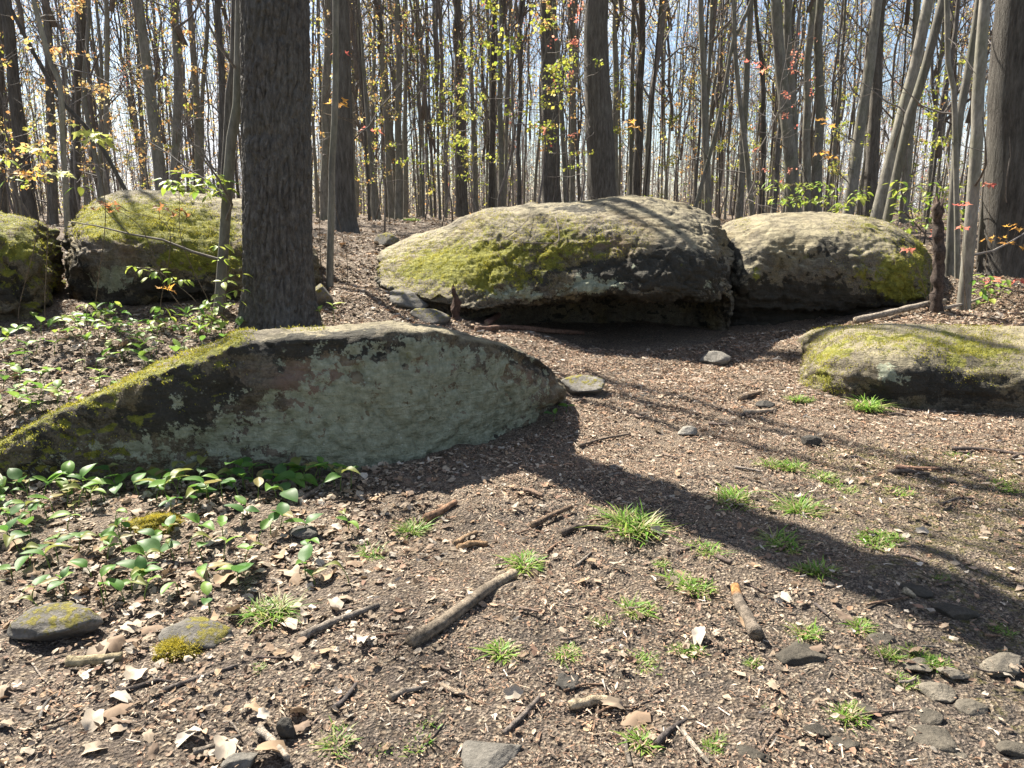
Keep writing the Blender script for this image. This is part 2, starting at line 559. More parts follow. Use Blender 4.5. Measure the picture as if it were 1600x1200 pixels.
def build_ground():
    xs = np.concatenate([-np.geomspace(150, 7, 40), np.arange(-6.95, 7.0, 0.045), np.geomspace(7, 150, 40)])
    ys = np.concatenate([[-40, -20, -10, -5, -2, -0.5], np.arange(0.3, 11, 0.045), np.geomspace(11, 170, 70)])
    X, Y = np.meshgrid(xs, ys)
    Z = G(X, Y)
    near = smooth(12 - Y, 0, 2)
    Z += near * (0.010 * n2(X, Y, 11, 4.4, 2))
    # hollows and mounds of the trodden foreground
    Z += smooth(4.5 - Y, 0, 1) * 0.02 * n2(X, Y, 2.3, 6.6, 2)
    nx, ny = len(xs), len(ys)
    v = np.stack([X.ravel(), Y.ravel(), Z.ravel()], 1)
    i = np.arange(ny - 1)[:, None] * nx
    j = np.arange(nx - 1)[None, :]
    f = np.stack([i + j, i + j + 1, i + nx + j + 1, i + nx + j], -1).reshape(-1, 4)
    x, y = X.ravel(), Y.ravel()
    dirt = smooth(n2(x, y, 1.1, 2.2) + 0.5 * smooth(x, 0.2, 1.6) * smooth(5 - y, 0, 1), 0.15, 0.6)
    mulch = smooth(y + 0.5 * n2(x, y, 0.8, 5.0), 2.2, 3.6) * (1 - 0.5 * dirt)
    far = smooth(y, 8.5, 11)
    moss = smooth(x + 0.5 * n2(x, y, 1.2, 9.9), 0.7, 2.2) * smooth(5.3 - y, 0, .8) * 0.68 + 0.1 * n2(x, y, 1.5, 4.9)
    me = mesh('ground', v, f, {'dirt': dirt, 'mulch': mulch, 'far': far, 'moss': np.clip(moss, 0, 1)})
    o = obj('ground', me, M_GROUND)
    o['kind'] = 'structure'
    return o


build_ground()


# ------------------------------------------------------------------ boulders (lofted through measured cross-sections)
def crom(P, n_per):
    """Catmull-Rom along axis 0 of P (S, K, 3); n_per samples for each span."""
    S_ = len(P)
    Q = np.concatenate([2 * P[:1] - P[1:2], P, 2 * P[-1:] - P[-2:-1]])
    out = []
    for s in range(S_ - 1):
        t = np.linspace(0, 1, n_per[s], endpoint=False)[:, None, None]
        a, b_, c, d = Q[s], Q[s + 1], Q[s + 2], Q[s + 3]
        out.append(0.5 * ((2 * b_) + (c - a) * t + (2 * a - 5 * b_ + 4 * c - d) * t ** 2 + (3 * b_ - a - 3 * c + d) * t ** 3))
    out.append(P[-1:])
    return np.concatenate(out)


ROCK_PTS = []
MOSS_SEEDS = []


def blobs(px, py, lst):
    m = np.zeros_like(px)
    for (cx, cy, rx, ry, a) in lst:
        m += a * np.exp(-(((px - cx) / rx) ** 2 + ((py - cy) / ry) ** 2))
    return m


def boulder(label, stations, res=0.022, rough=0.05, strata=0.0, paint=None, seed=0.0, group=None, ridged=0.0):
    P = np.array(stations, float)
    # close the ends on their own middle
    for e, nb in ((0, 1), (-1, -2)):
        c = P[e].mean(0)
        P[e] = c + (P[e] - c) * 0.9
    end0 = P[0].mean(0) + (P[0] - P[0].mean(0)) * 0.03
    end1 = P[-1].mean(0) + (P[-1] - P[-1].mean(0)) * 0.03
    P = np.concatenate([end0[None], P, end1[None]])
    lu = np.linalg.norm(np.diff(P, axis=0), axis=2).mean(1)
    P = crom(P, np.maximum(3, (lu / res).astype(int)))
    Pt = P.transpose(1, 0, 2)
    lv = np.linalg.norm(np.diff(Pt, axis=0), axis=2).mean(1)
    Pt = crom(Pt, np.maximum(3, (lv / res).astype(int)))
    P = Pt.transpose(1, 0, 2)
    nu, nv = P.shape[:2]
    du = np.gradient(P, axis=0)
    dv = np.gradient(P, axis=1)
    nrm = np.cross(dv, du)
    nrm /= np.linalg.norm(nrm, axis=2)[..., None] + 1e-9
    c = P.reshape(-1, 3).mean(0)
    if ((P - c) * nrm).sum() < 0:
        nrm = -nrm
    p = P.reshape(-1, 3)
    n = nrm.reshape(-1, 3)
    edge = np.minimum(np.arange(nu), np.arange(nu)[::-1])[:, None] / 6.0
    edge = np.broadcast_to(np.clip(edge, 0, 1), (nu, nv)).reshape(-1)
    q = p + seed
    d = rough * .7 * fbm(q * np.array([1.3, 1.3, 1.9]), 3)
    d += rough * 0.35 * fbm(q * 4.2 + 3, 3)
    rg = 1 - np.abs(perlin(q * np.array([2.0, 2.0, 3.4]) + 0.5 * fbm(q * 1.5, 2)[:, None]))
    d -= ridged * smooth(rg, 0.90, 1.0)                        # cracks
    if strata:
        ph = q[:, 2] * 8.0 + 0.9 * fbm(q * 1.3, 3) + 0.35 * q[:, 0] + 0.3 * q[:, 1]
        saw = ph - np.floor(ph)
        lay = 0.5 + 0.5 * np.sin(np.floor(ph) * 12.9)
        msk = smooth(fbm(q * 1.7 + 9, 3), -0.05, 0.35) * lay
        d += strata * msk * (smooth(saw, 0.0, 0.9) - smooth(saw, 0.92, 1.0))
    # broken facets: creased noise
    d += rough * 0.7 * (np.abs(perlin(q * np.array([2.6, 2.6, 3.6]) + 4)) - .25)
    d += rough * 0.42 * (np.abs(perlin(q * np.array([6, 6, 9.0]) + 8)) - .25)
    d += 0.007 * (np.abs(perlin(q * np.array([14, 14, 22]))) - .25) + 0.006 * fbm(q * 22, 2)
    # sharp broken relief: creases and pits at several sizes
    for fr, am in ((3.4, .45), (7.5, .26), (16.0, .14), (33.0, .07)):
        rr_ = 1 - np.abs(perlin(q * fr * np.array([1, 1, 1.5]) + fr))
        d -= rough * am * smooth(rr_, .72, 1.0) ** 1.5
    d *= 1 - .68 * smooth(n[:, 2], .45, .85)
    ms_ = np.clip(paint(p, n, *to_px(p))['moss'], 0, 1)
    d += .016 * smooth(ms_ + .5 * fbm(q * 7, 4), .35, .75) * (.6 + .8 * np.abs(perlin(q * 16)))
    p2 = p + n * (d * edge)[:, None]
    v3 = p2.reshape(nu, nv, 3)
    nn = np.cross(np.gradient(v3, axis=1), np.gradient(v3, axis=0)).reshape(-1, 3)
    nn /= np.linalg.norm(nn, axis=1)[:, None] + 1e-9
    if (nn * n).sum() < 0:
        nn = -nn
    i = np.arange(nu - 1)[:, None] * nv
    j = np.arange(nv - 1)[None, :]
    f = np.stack([i + j, i + j + 1, i + nv + j + 1, i + nv + j], -1).reshape(-1, 4)
    fn = np.cross(p2[f[:, 2]] - p2[f[:, 0]], p2[f[:, 3]] - p2[f[:, 1]])
    if (fn * n[f[:, 0]]).sum() < 0:
        f = f[:, ::-1]
    px, py = to_px(p2)
    at_ = {k: np.clip(v, 0, 1.2) for k, v in paint(p2, nn, px, py).items()}
    o0 = p2.mean(0)
    o0[2] = G(o0[0], o0[1])
    root = thing('boulder', label, 'boulder', o0, group=group)
    st = obj('stone', mesh('stone', p2 - o0, f.copy(), at_), M_ROCK, root)
    ROCK_PTS.append(p2)
    MOSS_SEEDS.append((st, o0, p2, nn, at_['moss']))
    return root


def const(a):
    return lambda p, n, px, py: {k: np.full(len(p), v) for k, v in a.items()}


# --- the grey lichen boulder in front
FR = [(-90, 800, 752), (-20, 772, 702), (50, 767, 661), (120, 763, 626), (200, 760, 593), (280, 757, 562), (335, 755, 546), (382, 752, 526), (450, 750, 520), (520, 747, 517), (580, 742, 512), (640, 733, 508), (700, 716, 512), (750, 702, 524), (800, 687, 538), (842, 670, 556), (868, 654, 578), (884, 642, 604)]
st = []
for k, (px, pb, ptp) in enumerate(FR):
    d_ = ray(px, pb)
    t_ = CAM_Z / -d_[2]
    foot = np.array([d_[0] * t_, d_[1] * t_, 0.0])
    nb = np.array([-0.36, 0.93, 0])
    e = k / (len(FR) - 1)
    under = 0.16 * smooth(e, .62, .9)
    low = foot + nb * under
    mid = at(px, pb * .5 + ptp * .5, foot[1] + 0.02)
    edl = at(px, ptp + (pb - ptp) * .12 + 5, foot[1] + 0.08)
    edg = at(px, ptp + 6, foot[1] + 0.15)
    crs = at(px, ptp, foot[1] + 0.42)
    crs[:2] = edg[:2] + nb[:2] * 0.28
    back = crs + nb * 0.5
    back[2] = max(crs[2] - 0.12, 0.1)
    bf = crs + nb * 0.85
    bf[2] = -0.2
    und = low + nb * .12
    und[2] = -0.3
    st.append([und, low, mid, edl, edg, crs, back, bf])


def paint_front(p, n, px, py):
    up = n[:, 2]
    leftslope = smooth(420 - px, 0, 60)
    moss = leftslope * smooth(up, 0.25, 0.75) * 0.58 + leftslope * 0.08 + blobs(px, py, [(470, 512, 60, 10, .35), (720, 512, 50, 8, .25), (620, 720, 300, 22, .22), (120, 690, 130, 40, .25)])
    lich = blobs(px, py, [(620, 620, 230, 115, .75), (430, 680, 230, 60, .45), (640, 700, 180, 38, .5), (790, 625, 80, 60, .5), (170, 712, 190, 40, .55), (640, 550, 110, 30, .35), (280, 625, 14, 20, .5)]) * smooth(0.75 - up, 0, .35)
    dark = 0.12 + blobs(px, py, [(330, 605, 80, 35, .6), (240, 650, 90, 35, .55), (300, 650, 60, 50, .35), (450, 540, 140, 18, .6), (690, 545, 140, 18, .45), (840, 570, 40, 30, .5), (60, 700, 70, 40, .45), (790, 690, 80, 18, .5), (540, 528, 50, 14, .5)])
    rust = blobs(px, py, [(480, 600, 90, 45, .9), (690, 580, 50, 30, .9), (400, 690, 50, 25, .6), (830, 590, 40, 30, .6)])
    return {'moss': moss, 'lichen': lich, 'dark': dark, 'rust': rust, 'pale': smooth(up, 0.4, 0.8) * smooth(px, 380, 450) * 0.9}


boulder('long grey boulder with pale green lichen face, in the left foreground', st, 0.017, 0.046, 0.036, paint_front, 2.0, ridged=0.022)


def section(px, crest, should, face, lip, foot, bdep=1.2, bz=None):
    c, s_, f_, l_ = at(px, *crest), at(px, *should), at(px, *face), at(px, *lip)
    ft = np.array([l_[0] * foot / lip[1], foot, 0.0])
    g = float(G(ft[0], ft[1], False))
    ft[2] = g - 0.25
    inn = ft.copy()
    cave = foot > lip[1] + .5
    inn[2] = g + (l_[2] - g) * (0.92 if cave else 0.45)
    inn[1] = foot * .9 + lip[1] * .1 if cave else foot * .6 + lip[1] * .4 if foot > lip[1] + .2 else foot
    b1 = c + np.array([0.04 * c[0], bdep * .6, -0.06])
    b2 = c + np.array([0.08 * c[0], bdep, -0.45])
    b3 = b2 + np.array([0, .15, 0])
    b3[2] = float(G(b3[0], b3[1], False)) - 0.3
    return [ft, inn, l_, f_, s_, c, b1, b2, b3]


def table(px, *cols):
    return [section(px[i], *[(c[i] if not isinstance(c[0], (list, tuple)) else c[i]) for c in cols]) for i in range(len(px))]


def sections(px, cpy, cY, spy, sY, fpy, fY, lpy, lY, ft, bdep=1.2):
    return [section(px[i], (cpy[i], cY[i]), (spy[i], sY[i]), (fpy[i], fY[i]), (lpy[i], lY[i]), ft[i], bdep) for i in range(len(px))]


B1 = sections([592, 640, 690, 735, 765, 800, 860, 920, 980, 1040, 1085, 1120, 1143],
              [392, 372, 358, 336, 326, 322, 319, 314, 307, 313, 328, 346, 380],
              [9.9, 9.9, 9.8, 9.7, 9.6, 9.6, 9.5, 9.4, 9.3, 9.4, 9.5, 9.6, 9.6],
              [406, 396, 387, 366, 352, 346, 346, 345, 345, 350, 362, 380, 405],
              [9.35, 9.25, 9.2, 9.05, 8.9, 8.8, 8.7, 8.6, 8.5, 8.5, 8.65, 8.85, 9.2],
              [424, 426, 421, 412, 408, 405, 405, 405, 402, 402, 405, 415, 430],
              [8.95, 8.75, 8.65, 8.5, 8.42, 8.3, 8.25, 8.2, 8.1, 8.05, 8.12, 8.35, 8.8],
              [444, 460, 470, 478, 481, 481, 474, 468, 468, 468, 468, 464, 455],
              [8.6, 8.3, 8.15, 8.1, 8.12, 8.15, 8.15, 8.1, 8.05, 8.0, 8.1, 8.35, 8.8],
              [8.6, 8.35, 8.3, 8.4, 8.65, 9.1, 9.7, 9.9, 9.9, 9.8, 9.6, 9.25, 9.1])


def paint_b1(p, n, px, py):
    up = n[:, 2]
    moss = blobs(px, py, [(700, 410, 130, 50, .30), (900, 370, 130, 45, .22), (720, 400, 70, 35, .6), (790, 420, 60, 40, .75), (690, 420, 60, 30, .6), (860, 385, 35, 50, .45), (900, 380, 60, 30, .45), (770, 345, 40, 25, .4), (960, 375, 90, 30, .32), (640, 430, 40, 30, .4), (740, 440, 90, 25, .45), (1000, 330, 90, 18, .12)]) + 0.06
    moss *= .62 * smooth(up, -0.35, 0.1)
    lich = blobs(px, py, [(820, 460, 60, 14, .7), (910, 440, 30, 25, .6), (950, 445, 50, 14, .6), (1110, 445, 18, 25, .5), (780, 450, 40, 20, .4), (990, 415, 8, 14, .5)])
    dark = blobs(px, py, [(1020, 430, 110, 30, .85), (950, 420, 90, 20, .5), (980, 360, 80, 14, .45), (900, 325, 50, 9, .5), (850, 365, 40, 25, .45), (1080, 430, 60, 45, .5), (1000, 320, 60, 10, .3), (830, 440, 40, 25, .35)]) + smooth(-up, 0.1, 0.5) * 0.6  # last term paints shade onto the undersides of the overhang
    pale = smooth(up, 0.72, 0.95) * 0.9 + blobs(px, py, [(1060, 370, 70, 40, .4), (620, 390, 60, 20, .6), (700, 370, 50, 12, .6)])
    return {'moss': moss, 'lichen': lich, 'dark': dark, 'rust': blobs(px, py, [(970, 380, 60, 12, .5), (950, 350, 60, 12, .4)]), 'pale': pale}


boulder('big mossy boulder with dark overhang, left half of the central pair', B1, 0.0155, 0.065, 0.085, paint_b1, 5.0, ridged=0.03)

B2 = sections([1112, 1138, 1165, 1200, 1250, 1300, 1350, 1395, 1428, 1450, 1468],
              [372, 350, 341, 336, 333, 334, 339, 352, 372, 395, 430],
              [10.4, 10.4, 10.3, 10.3, 10.2, 10.2, 10.1, 10.0, 9.9, 9.8, 9.8],
              [392, 372, 363, 358, 358, 360, 366, 380, 400, 420, 450],
              [9.9, 9.7, 9.55, 9.4, 9.4, 9.3, 9.3, 9.3, 9.3, 9.4, 9.5],
              [435, 432, 432, 420, 415, 415, 415, 420, 430, 445, 465],
              [9.7, 9.25, 8.95, 9.0, 9.0, 8.95, 8.9, 8.9, 9.0, 9.2, 9.4],
              [482, 480, 480, 480, 482, 480, 477, 472, 468, 470, 475],
              [9.6, 9.3, 9.15, 9.1, 9.05, 9.0, 8.95, 8.95, 9.0, 9.2, 9.4],
              [9.6, 9.4, 9.3, 9.25, 9.2, 9.15, 9.1, 9.1, 9.15, 9.3, 9.5])


def paint_b2(p, n, px, py):
    up = n[:, 2]
    moss = blobs(px, py, [(1390, 400, 80, 50, .25), (1260, 350, 140, 20, .15), (1410, 430, 40, 30, .45), (1420, 460, 40, 20, .55), (1380, 445, 40, 30, .35), (1440, 390, 25, 30, .45), (1350, 355, 40, 14, .35), (1300, 430, 60, 30, .22), (1180, 430, 10, 14, .6), (1160, 352, 12, 10, .4)]) + 0.04
    dark = blobs(px, py, [(1260, 475, 130, 40, .5), (1350, 475, 90, 30, .4), (1280, 385, 30, 14, .5), (1340, 370, 40, 6, .4), (1420, 378, 22, 12, .7), (1150, 400, 30, 50, .55), (1200, 490, 80, 40, .8)]) + smooth(-up, 0.0, 0.5) * 0.5  # downward faces get painted-in shade too
    pale = smooth(up, 0.55, 0.9) * 0.95 + blobs(px, py, [(1170, 440, 25, 20, .7), (1300, 370, 120, 25, .5), (1220, 400, 60, 30, .3)])
    return {'moss': moss, 'lichen': blobs(px, py, [(1150, 455, 15, 8, .5)]), 'dark': dark, 'rust': np.zeros(len(p)), 'pale': pale}


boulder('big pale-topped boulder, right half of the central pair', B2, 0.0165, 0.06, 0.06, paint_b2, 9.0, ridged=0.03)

# --- low boulder at the right edge
st = []
for (px, pc, pe, pb) in [(1248, 580, 594, 604), (1266, 540, 578, 613), (1300, 516, 562, 622), (1345, 510, 546, 630), (1400, 508, 550, 637), (1450, 508, 551, 639), (1500, 510, 557, 641), (1560, 511, 561, 645), (1620, 512, 566, 650), (1720, 515, 572, 658)]:
    d_ = ray(px, pb)
    t_ = (CAM_Z - 0.01) / -d_[2]
    foot = np.array([0, 0, CAM_Z]) + d_ * t_
    mid = at(px, pb * .45 + pe * .55, foot[1] + (.02 if px > 1320 else .1))
    edg = at(px, pe, foot[1] + .2)
    slope = at(px, pe * .45 + pc * .55, foot[1] + .5)
    crs = at(px, pc, foot[1] + .85)
    b1 = crs + np.array([.05, .4, -.06])
    b2 = crs + np.array([.08, .75, -.2])
    b3 = b2 + np.array([0, .1, -.6])
    und = foot + np.array([0, .1, -.3])
    st.append([und, foot + np.array([0, .03, 0]), mid, edg, slope, crs, b1, b2, b3])


def paint_r2(p, n, px, py):
    up = n[:, 2]
    moss = blobs(px, py, [(1450, 535, 220, 40, .26), (1300, 570, 50, 45, .5), (1500, 545, 60, 25, .35), (1430, 535, 60, 14, .25), (1580, 560, 50, 35, .35), (1350, 525, 40, 12, .3), (1520, 590, 60, 30, .25), (1290, 600, 30, 20, .3)]) + .03
    dark = blobs(px, py, [(1450, 590, 70, 35, .65), (1380, 610, 40, 25, .5), (1540, 610, 90, 25, .6), (1470, 560, 30, 12, .4)])
    lich = blobs(px, py, [(1380, 580, 22, 20, .75), (1410, 590, 25, 14, .6), (1460, 600, 20, 14, .3)])
    return {'moss': moss, 'lichen': lich, 'dark': dark, 'rust': np.zeros(len(p)), 'pale': smooth(up, .5, .85) * .9 + blobs(px, py, [(1365, 545, 22, 14, .7)])}


boulder('low yellow-mossed boulder running out of the right edge', st, 0.019, 0.035, 0.02, paint_r2, 13.0, ridged=0.02)

L1 = sections([106, 120, 150, 190, 230, 280, 330, 380, 430, 465, 490],
              [376, 338, 314, 302, 299, 302, 309, 317, 331, 355, 405],
              [8.9, 8.9, 8.9, 8.9, 8.9, 8.9, 8.9, 8.9, 8.9, 8.9, 8.8],
              [374, 362, 356, 353, 356, 365, 370, 375, 382, 398, 428],
              [8.0, 7.9, 7.8, 7.8, 7.9, 8.05, 8.15, 8.15, 8.2, 8.3, 8.5],
              [402, 395, 390, 388, 402, 420, 425, 430, 432, 438, 448],
              [7.75, 7.55, 7.45, 7.42, 7.55, 7.72, 7.85, 7.95, 8.05, 8.15, 8.4],
              [440, 462, 472, 474, 470, 465, 460, 455, 455, 455, 465],
              [7.85, 7.68, 7.55, 7.52, 7.62, 7.78, 7.85, 7.95, 8.05, 8.15, 8.4],
              [7.9, 7.75, 7.65, 7.6, 7.7, 7.85, 7.9, 8.0, 8.1, 8.2, 8.45], 0.9)


def paint_l1(p, n, px, py):
    up = n[:, 2]
    moss = blobs(px, py, [(240, 350, 130, 50, .25), (270, 350, 90, 35, .5), (330, 385, 80, 45, .6), (200, 345, 90, 30, .35), (180, 362, 60, 9, .8), (160, 335, 40, 18, .5), (300, 410, 60, 20, .6), (220, 330, 60, 14, .4), (250, 440, 60, 20, .3)]) * smooth(up, -.3, .2)
    dark = blobs(px, py, [(280, 450, 90, 30, .75), (130, 430, 30, 40, .5), (340, 340, 60, 8, .4), (215, 370, 40, 8, .4), (180, 460, 60, 20, .4)])
    lich = blobs(px, py, [(170, 440, 35, 28, .8), (190, 425, 40, 14, .4)])
    return {'moss': moss, 'lichen': lich, 'dark': dark, 'rust': blobs(px, py, [(180, 390, 60, 20, .5)]), 'pale': smooth(up, .6, .9) * .9 + blobs(px, py, [(170, 390, 50, 20, .4)])}


boulder('mossy boulder with flat pale top left of the thick trunk', L1, 0.021, 0.07, 0.06, paint_l1, 21.0, ridged=0.02)

L0 = sections([-170, -120, -60, -10, 30, 56, 70],
              [360, 345, 338, 336, 340, 352, 378],
              [7.9] * 7,
              [385, 368, 360, 357, 360, 372, 395],
              [7.2, 7.1, 7.0, 7.0, 7.1, 7.2, 7.4],
              [430, 425, 420, 418, 418, 422, 432],
              [7.0, 6.85, 6.75, 6.75, 6.8, 6.95, 7.2],
              [490, 490, 488, 486, 484, 482, 480],
              [7.0, 6.85, 6.75, 6.75, 6.8, 6.95, 7.2],
              [7.05, 6.9, 6.8, 6.8, 6.85, 7.0, 7.25], 0.9)


def paint_l0(p, n, px, py):
    up = n[:, 2]
    return {'moss': smooth(up, -.2, .5) * .55 + .06 + blobs(px, py, [(20, 400, 50, 40, .3)]), 'lichen': blobs(px, py, [(20, 440, 30, 20, .3)]), 'dark': blobs(px, py, [(20, 460, 60, 40, .6)]), 'rust': np.zeros(len(p)), 'pale': np.zeros(len(p))}


boulder('green mossy boulder cut off by the left edge', L0, 0.022, 0.11, 0.06, paint_l0, 27.0, ridged=0.02)


# moss cushions standing proud of the stone: short upright leaflets where the moss grows
def moss_tufts(root, o0, p, n, m, count):
    ok = (m > 0.22) & (n[:, 2] > -0.15)
    idx = np.nonzero(ok)[0]
    if len(idx) < 20:
        return
    pr = m[idx] * (0.3 + smooth(fbm(p[idx] * 9, 3), -0.1, 0.5))
    idx = rng.choice(idx, count, p=pr / pr.sum())
    c = p[idx] + rng.normal(0, .008, (count, 3))
    nn = n[idx] + rng.normal(0, .45, (count, 3))
    nn /= np.linalg.norm(nn, axis=1)[:, None]
    sd = np.cross(nn, rng.normal(size=(count, 3)))
    sd /= np.linalg.norm(sd, axis=1)[:, None]
    h = rng.uniform(.004, .013, count)[:, None]
    w_ = rng.uniform(.002, .005, count)[:, None]
    v = np.stack([c - sd * w_ - nn * .004, c + sd * w_ - nn * .004, c + nn * h], 1).reshape(-1, 3) - o0
    f = np.arange(count * 3).reshape(-1, 3)
    hue = rng.uniform(0, 1, count)[:, None] * .6 + .4 * smooth(fbm(c * 5, 2), -.4, .4)[:, None]
    col = np.array([.11, .12, .015]) * (1 - hue) + np.array([.38, .34, .05]) * hue
    o = obj('moss', mesh('moss', v, f, {'tint': np.repeat(col, 3, 0)}, False), M_GRASS, root)
    o['kind'] = 'stuff'


for (root, o0, p, n, m), cnt in zip(MOSS_SEEDS, (26000, 60000, 22000, 24000, 42000, 24000)):
    moss_tufts(root, o0, p, n, m, cnt)

# rock height raster so that litter keeps off the stone
_rh = np.full((280, 320), -9.0)
for p in ROCK_PTS:
    ix = np.clip(((p[:, 0] + 8) / 0.05).astype(int), 0, 319)
    iy = np.clip((p[:, 1] / 0.05).astype(int), 0, 279)
    np.maximum.at(_rh, (iy, ix), p[:, 2])


def rock_top(x, y):
    ix = np.clip(((np.asarray(x) + 8) / 0.05).astype(int), 0, 319)
    iy = np.clip((np.asarray(y) / 0.05).astype(int), 0, 279)
    return _rh[iy, ix]


# ------------------------------------------------------------------ stones
def sphere_grid(nu, nv):
    th = np.linspace(0, 2 * math.pi, nu, endpoint=False)
    ph = np.linspace(0, math.pi, nv)[1:-1]
    v = [np.array([[0, 0, 1.0]])]
    v.append(np.stack([np.outer(np.sin(ph), np.cos(th)), np.outer(np.sin(ph), np.sin(th)), np.outer(np.cos(ph), np.ones(nu))], -1).reshape(-1, 3))
    v.append(np.array([[0, 0, -1.0]]))
    v = np.concatenate(v)
    m = nv - 2
    i = 1 + np.arange(m - 1)[:, None] * nu
    j = np.arange(nu)[None, :]
    k = (j + 1) % nu
    q = np.stack([i + j, i + nu + j, i + nu + k, i + k], -1).reshape(-1, 4)
    jj = np.arange(nu)
    kk = (jj + 1) % nu
    t0 = np.stack([np.zeros(nu, int), 1 + jj, 1 + kk], 1)
    last = len(v) - 1
    o = 1 + (m - 1) * nu
    t1 = np.stack([np.full(nu, last), o + kk, o + jj], 1)
    return v, q, np.concatenate([t0, t1])


SPH = sphere_grid(40, 26)


def stone(name, label, px, py, wpx, hfrac, aspect=0.8, moss=0.0, tone=1.0, seed=None, sink=0.35, rot=None, group=None, planes=7, cat='stone', sharp=1.0, tint=(1, 1, 1)):
    p0 = gpt(px, py)
    dep = p0[1] * cp_ + (CAM_Z - p0[2]) * sp_
    sx = wpx * dep / FPX / 2
    r_ = np.random.default_rng(int(px * 7 + py) if seed is None else seed)
    v = SPH[0].copy()
    v += v * (0.14 * fbm(v * 1.2 + r_.uniform(0, 50), 3))[:, None]
    for _ in range(planes):
        nrm = r_.normal(size=3) * np.array([1, 1, .8])
        nrm /= np.linalg.norm(nrm)
        dd = r_.uniform(.55, .85)
        ex = np.maximum(v @ nrm - dd, 0) * sharp
        v -= ex[:, None] * nrm
    v += v * (0.05 * fbm(v * 4 + 9, 3))[:, None]
    v *= np.array([sx, sx * aspect, sx * hfrac])
    v += (np.random.default_rng(1).normal(size=3) * 0)
    ms = np.clip(moss * (0.6 + 0.5 * v[:, 2] / (sx * hfrac)), 0, 1.2) if moss else np.zeros(len(v))
    me = mesh(name, v, [SPH[1], SPH[2]], {'moss': ms, 'tone': np.tile(np.array(tint) * tone, (len(v), 1))})
    rz = r_.uniform(-.5, .5) if rot is None else rot
    o = obj(name, me, M_STONE, None, (p0[0], p0[1] + sx * aspect * .5, p0[2] + sx * hfrac * (1 - 2 * sink)), (r_.uniform(-.12, .12), r_.uniform(-.12, .12), rz))
    tag(o, label, cat, group)
    w_ = o.matrix_basis
    pts = v @ np.array(w_.to_3x3()).T + np.array(w_.translation)
    ix = np.clip(((pts[:, 0] + 8) / 0.05).astype(int), 0, 319)
    iy = np.clip((pts[:, 1] / 0.05).astype(int), 0, 279)
    np.maximum.at(_rh, (iy, ix), pts[:, 2])
    return o, v, ms


stone('stone', 'flat-topped pale stone lying alone on the path before the dark overhang', 1118, 572, 56, .45, .7, 0, 1.25, sink=.2)
stone('stone', 'small two-toned stone in the middle of the sunny path', 1075, 682, 36, .5, .6, 0, 1.5, sink=.2, planes=9)
stone('stone', 'dark angular stone casting a hard edge on the path', 1268, 697, 34, .5, .7, 0, .35, sink=.15, planes=9)
stone('stone', 'little charcoal grey pebble beside a bark strip on the path', 1197, 639, 30, .5, .8, 0, .4, sink=.2)
stone('stone', 'low mossy stone tucked against the right end of the lichen boulder', 914, 618, 92, .4, .8, .55, 1.2, sink=.3)
stone('stone', 'mossy brown stone just above the ridge of the lichen boulder', 668, 505, 70, .4, .8, .5, .8, sink=.3)
stone('stone', 'mossy rock sticking out from behind the thick trunk', 498, 478, 40, 1.3, 1.0, .55, .9, sink=.3)
stone('stone', 'small mossy rock beside the far flared trunk', 604, 385, 46, .6, .8, .55, .9, sink=.3)
stone('stone', 'low mossy ledge stone at the left foot of the overhang boulder', 632, 478, 90, .35, .8, .45, .9, sink=.35)
stone('stone', 'moss-flecked flat rock at the lower left edge', 78, 1000, 135, .38, .75, .52, .9, sink=.3, rot=.15, planes=8)
stone('stone', 'moss-ringed grey stone in the leaf litter', 300, 1012, 112, .3, .75, .5, .8, sink=.35, rot=.3)
stone('stone', 'brown rounded stone under green leaves below the lichen boulder', 468, 843, 56, .4, .7, 0, .55, sink=.35)
stone('stone', 'black broken stone at the lower left', 447, 1157, 36, 1.0, .8, 0, .30, sink=.15, planes=9)
stone('stone', 'pale flat stone at the bottom edge of the picture', 760, 1205, 120, .28, .8, .15, .8, sink=.4)
stone('stone', 'grey stone peeping from the soil at the bottom left', 375, 1203, 60, .4, .7, 0, .9, sink=.4)
stone('stone', 'dark soil-coloured stone sunk beside the trodden centre', 890, 1075, 50, .35, .9, 0, .35, sink=.45)
for k, (px, py, wp, lab, tn) in enumerate([
        (1578, 1050, 78, 'pale flat stone at the right edge', 1.35), (1495, 1062, 46, 'pale wedge stone second from the right edge', 1.25), (1440, 1048, 52, 'light brown flat stone beside a bright grass tuft', 1.0),
        (1468, 1172, 84, 'largest grey rounded stone at the lower right', .62), (1322, 1172, 48, 'dark grey stone left of the largest lower-right stone', .42), (1276, 1150, 46, 'dark brown stone next to a grass tuft at lower right', .36),
        (1258, 1040, 96, 'broad brown stone mound in the lower right soil', .45), (1355, 1115, 36, 'small grey stone just right of a grass tuft', .5), (1455, 1128, 50, 'dim brown stone above the largest lower-right stone', .55),
        (1530, 1120, 60, 'mottled tan stone sunk in moss at lower right', .8), (1470, 1090, 60, 'pale tan stone between two dark ones at lower right', 1.1), (1396, 1080, 24, 'small black stone under a bright grass tuft', .2),
        (1178, 1192, 60, 'dark stone slab at the bottom edge right of centre', .4), (1430, 930, 60, 'dark flat stone in the shaded soil on the right', .35), (1500, 965, 70, 'slate-dark low stone ridge in the shaded right soil', .38), (1380, 1010, 44, 'small sunk stone between two tufts on the right', .7), (1590, 1185, 50, 'grey stone in the bottom right corner', .6), (1500, 1190, 30, 'small brown pebble by the largest lower-right stone', .8)]):
    stone('stone', lab, px, py, wp, .32, .75, .18 if k in (6, 9) else 0.0, tn * .95, sink=.48, tint=(1, .95, .86))


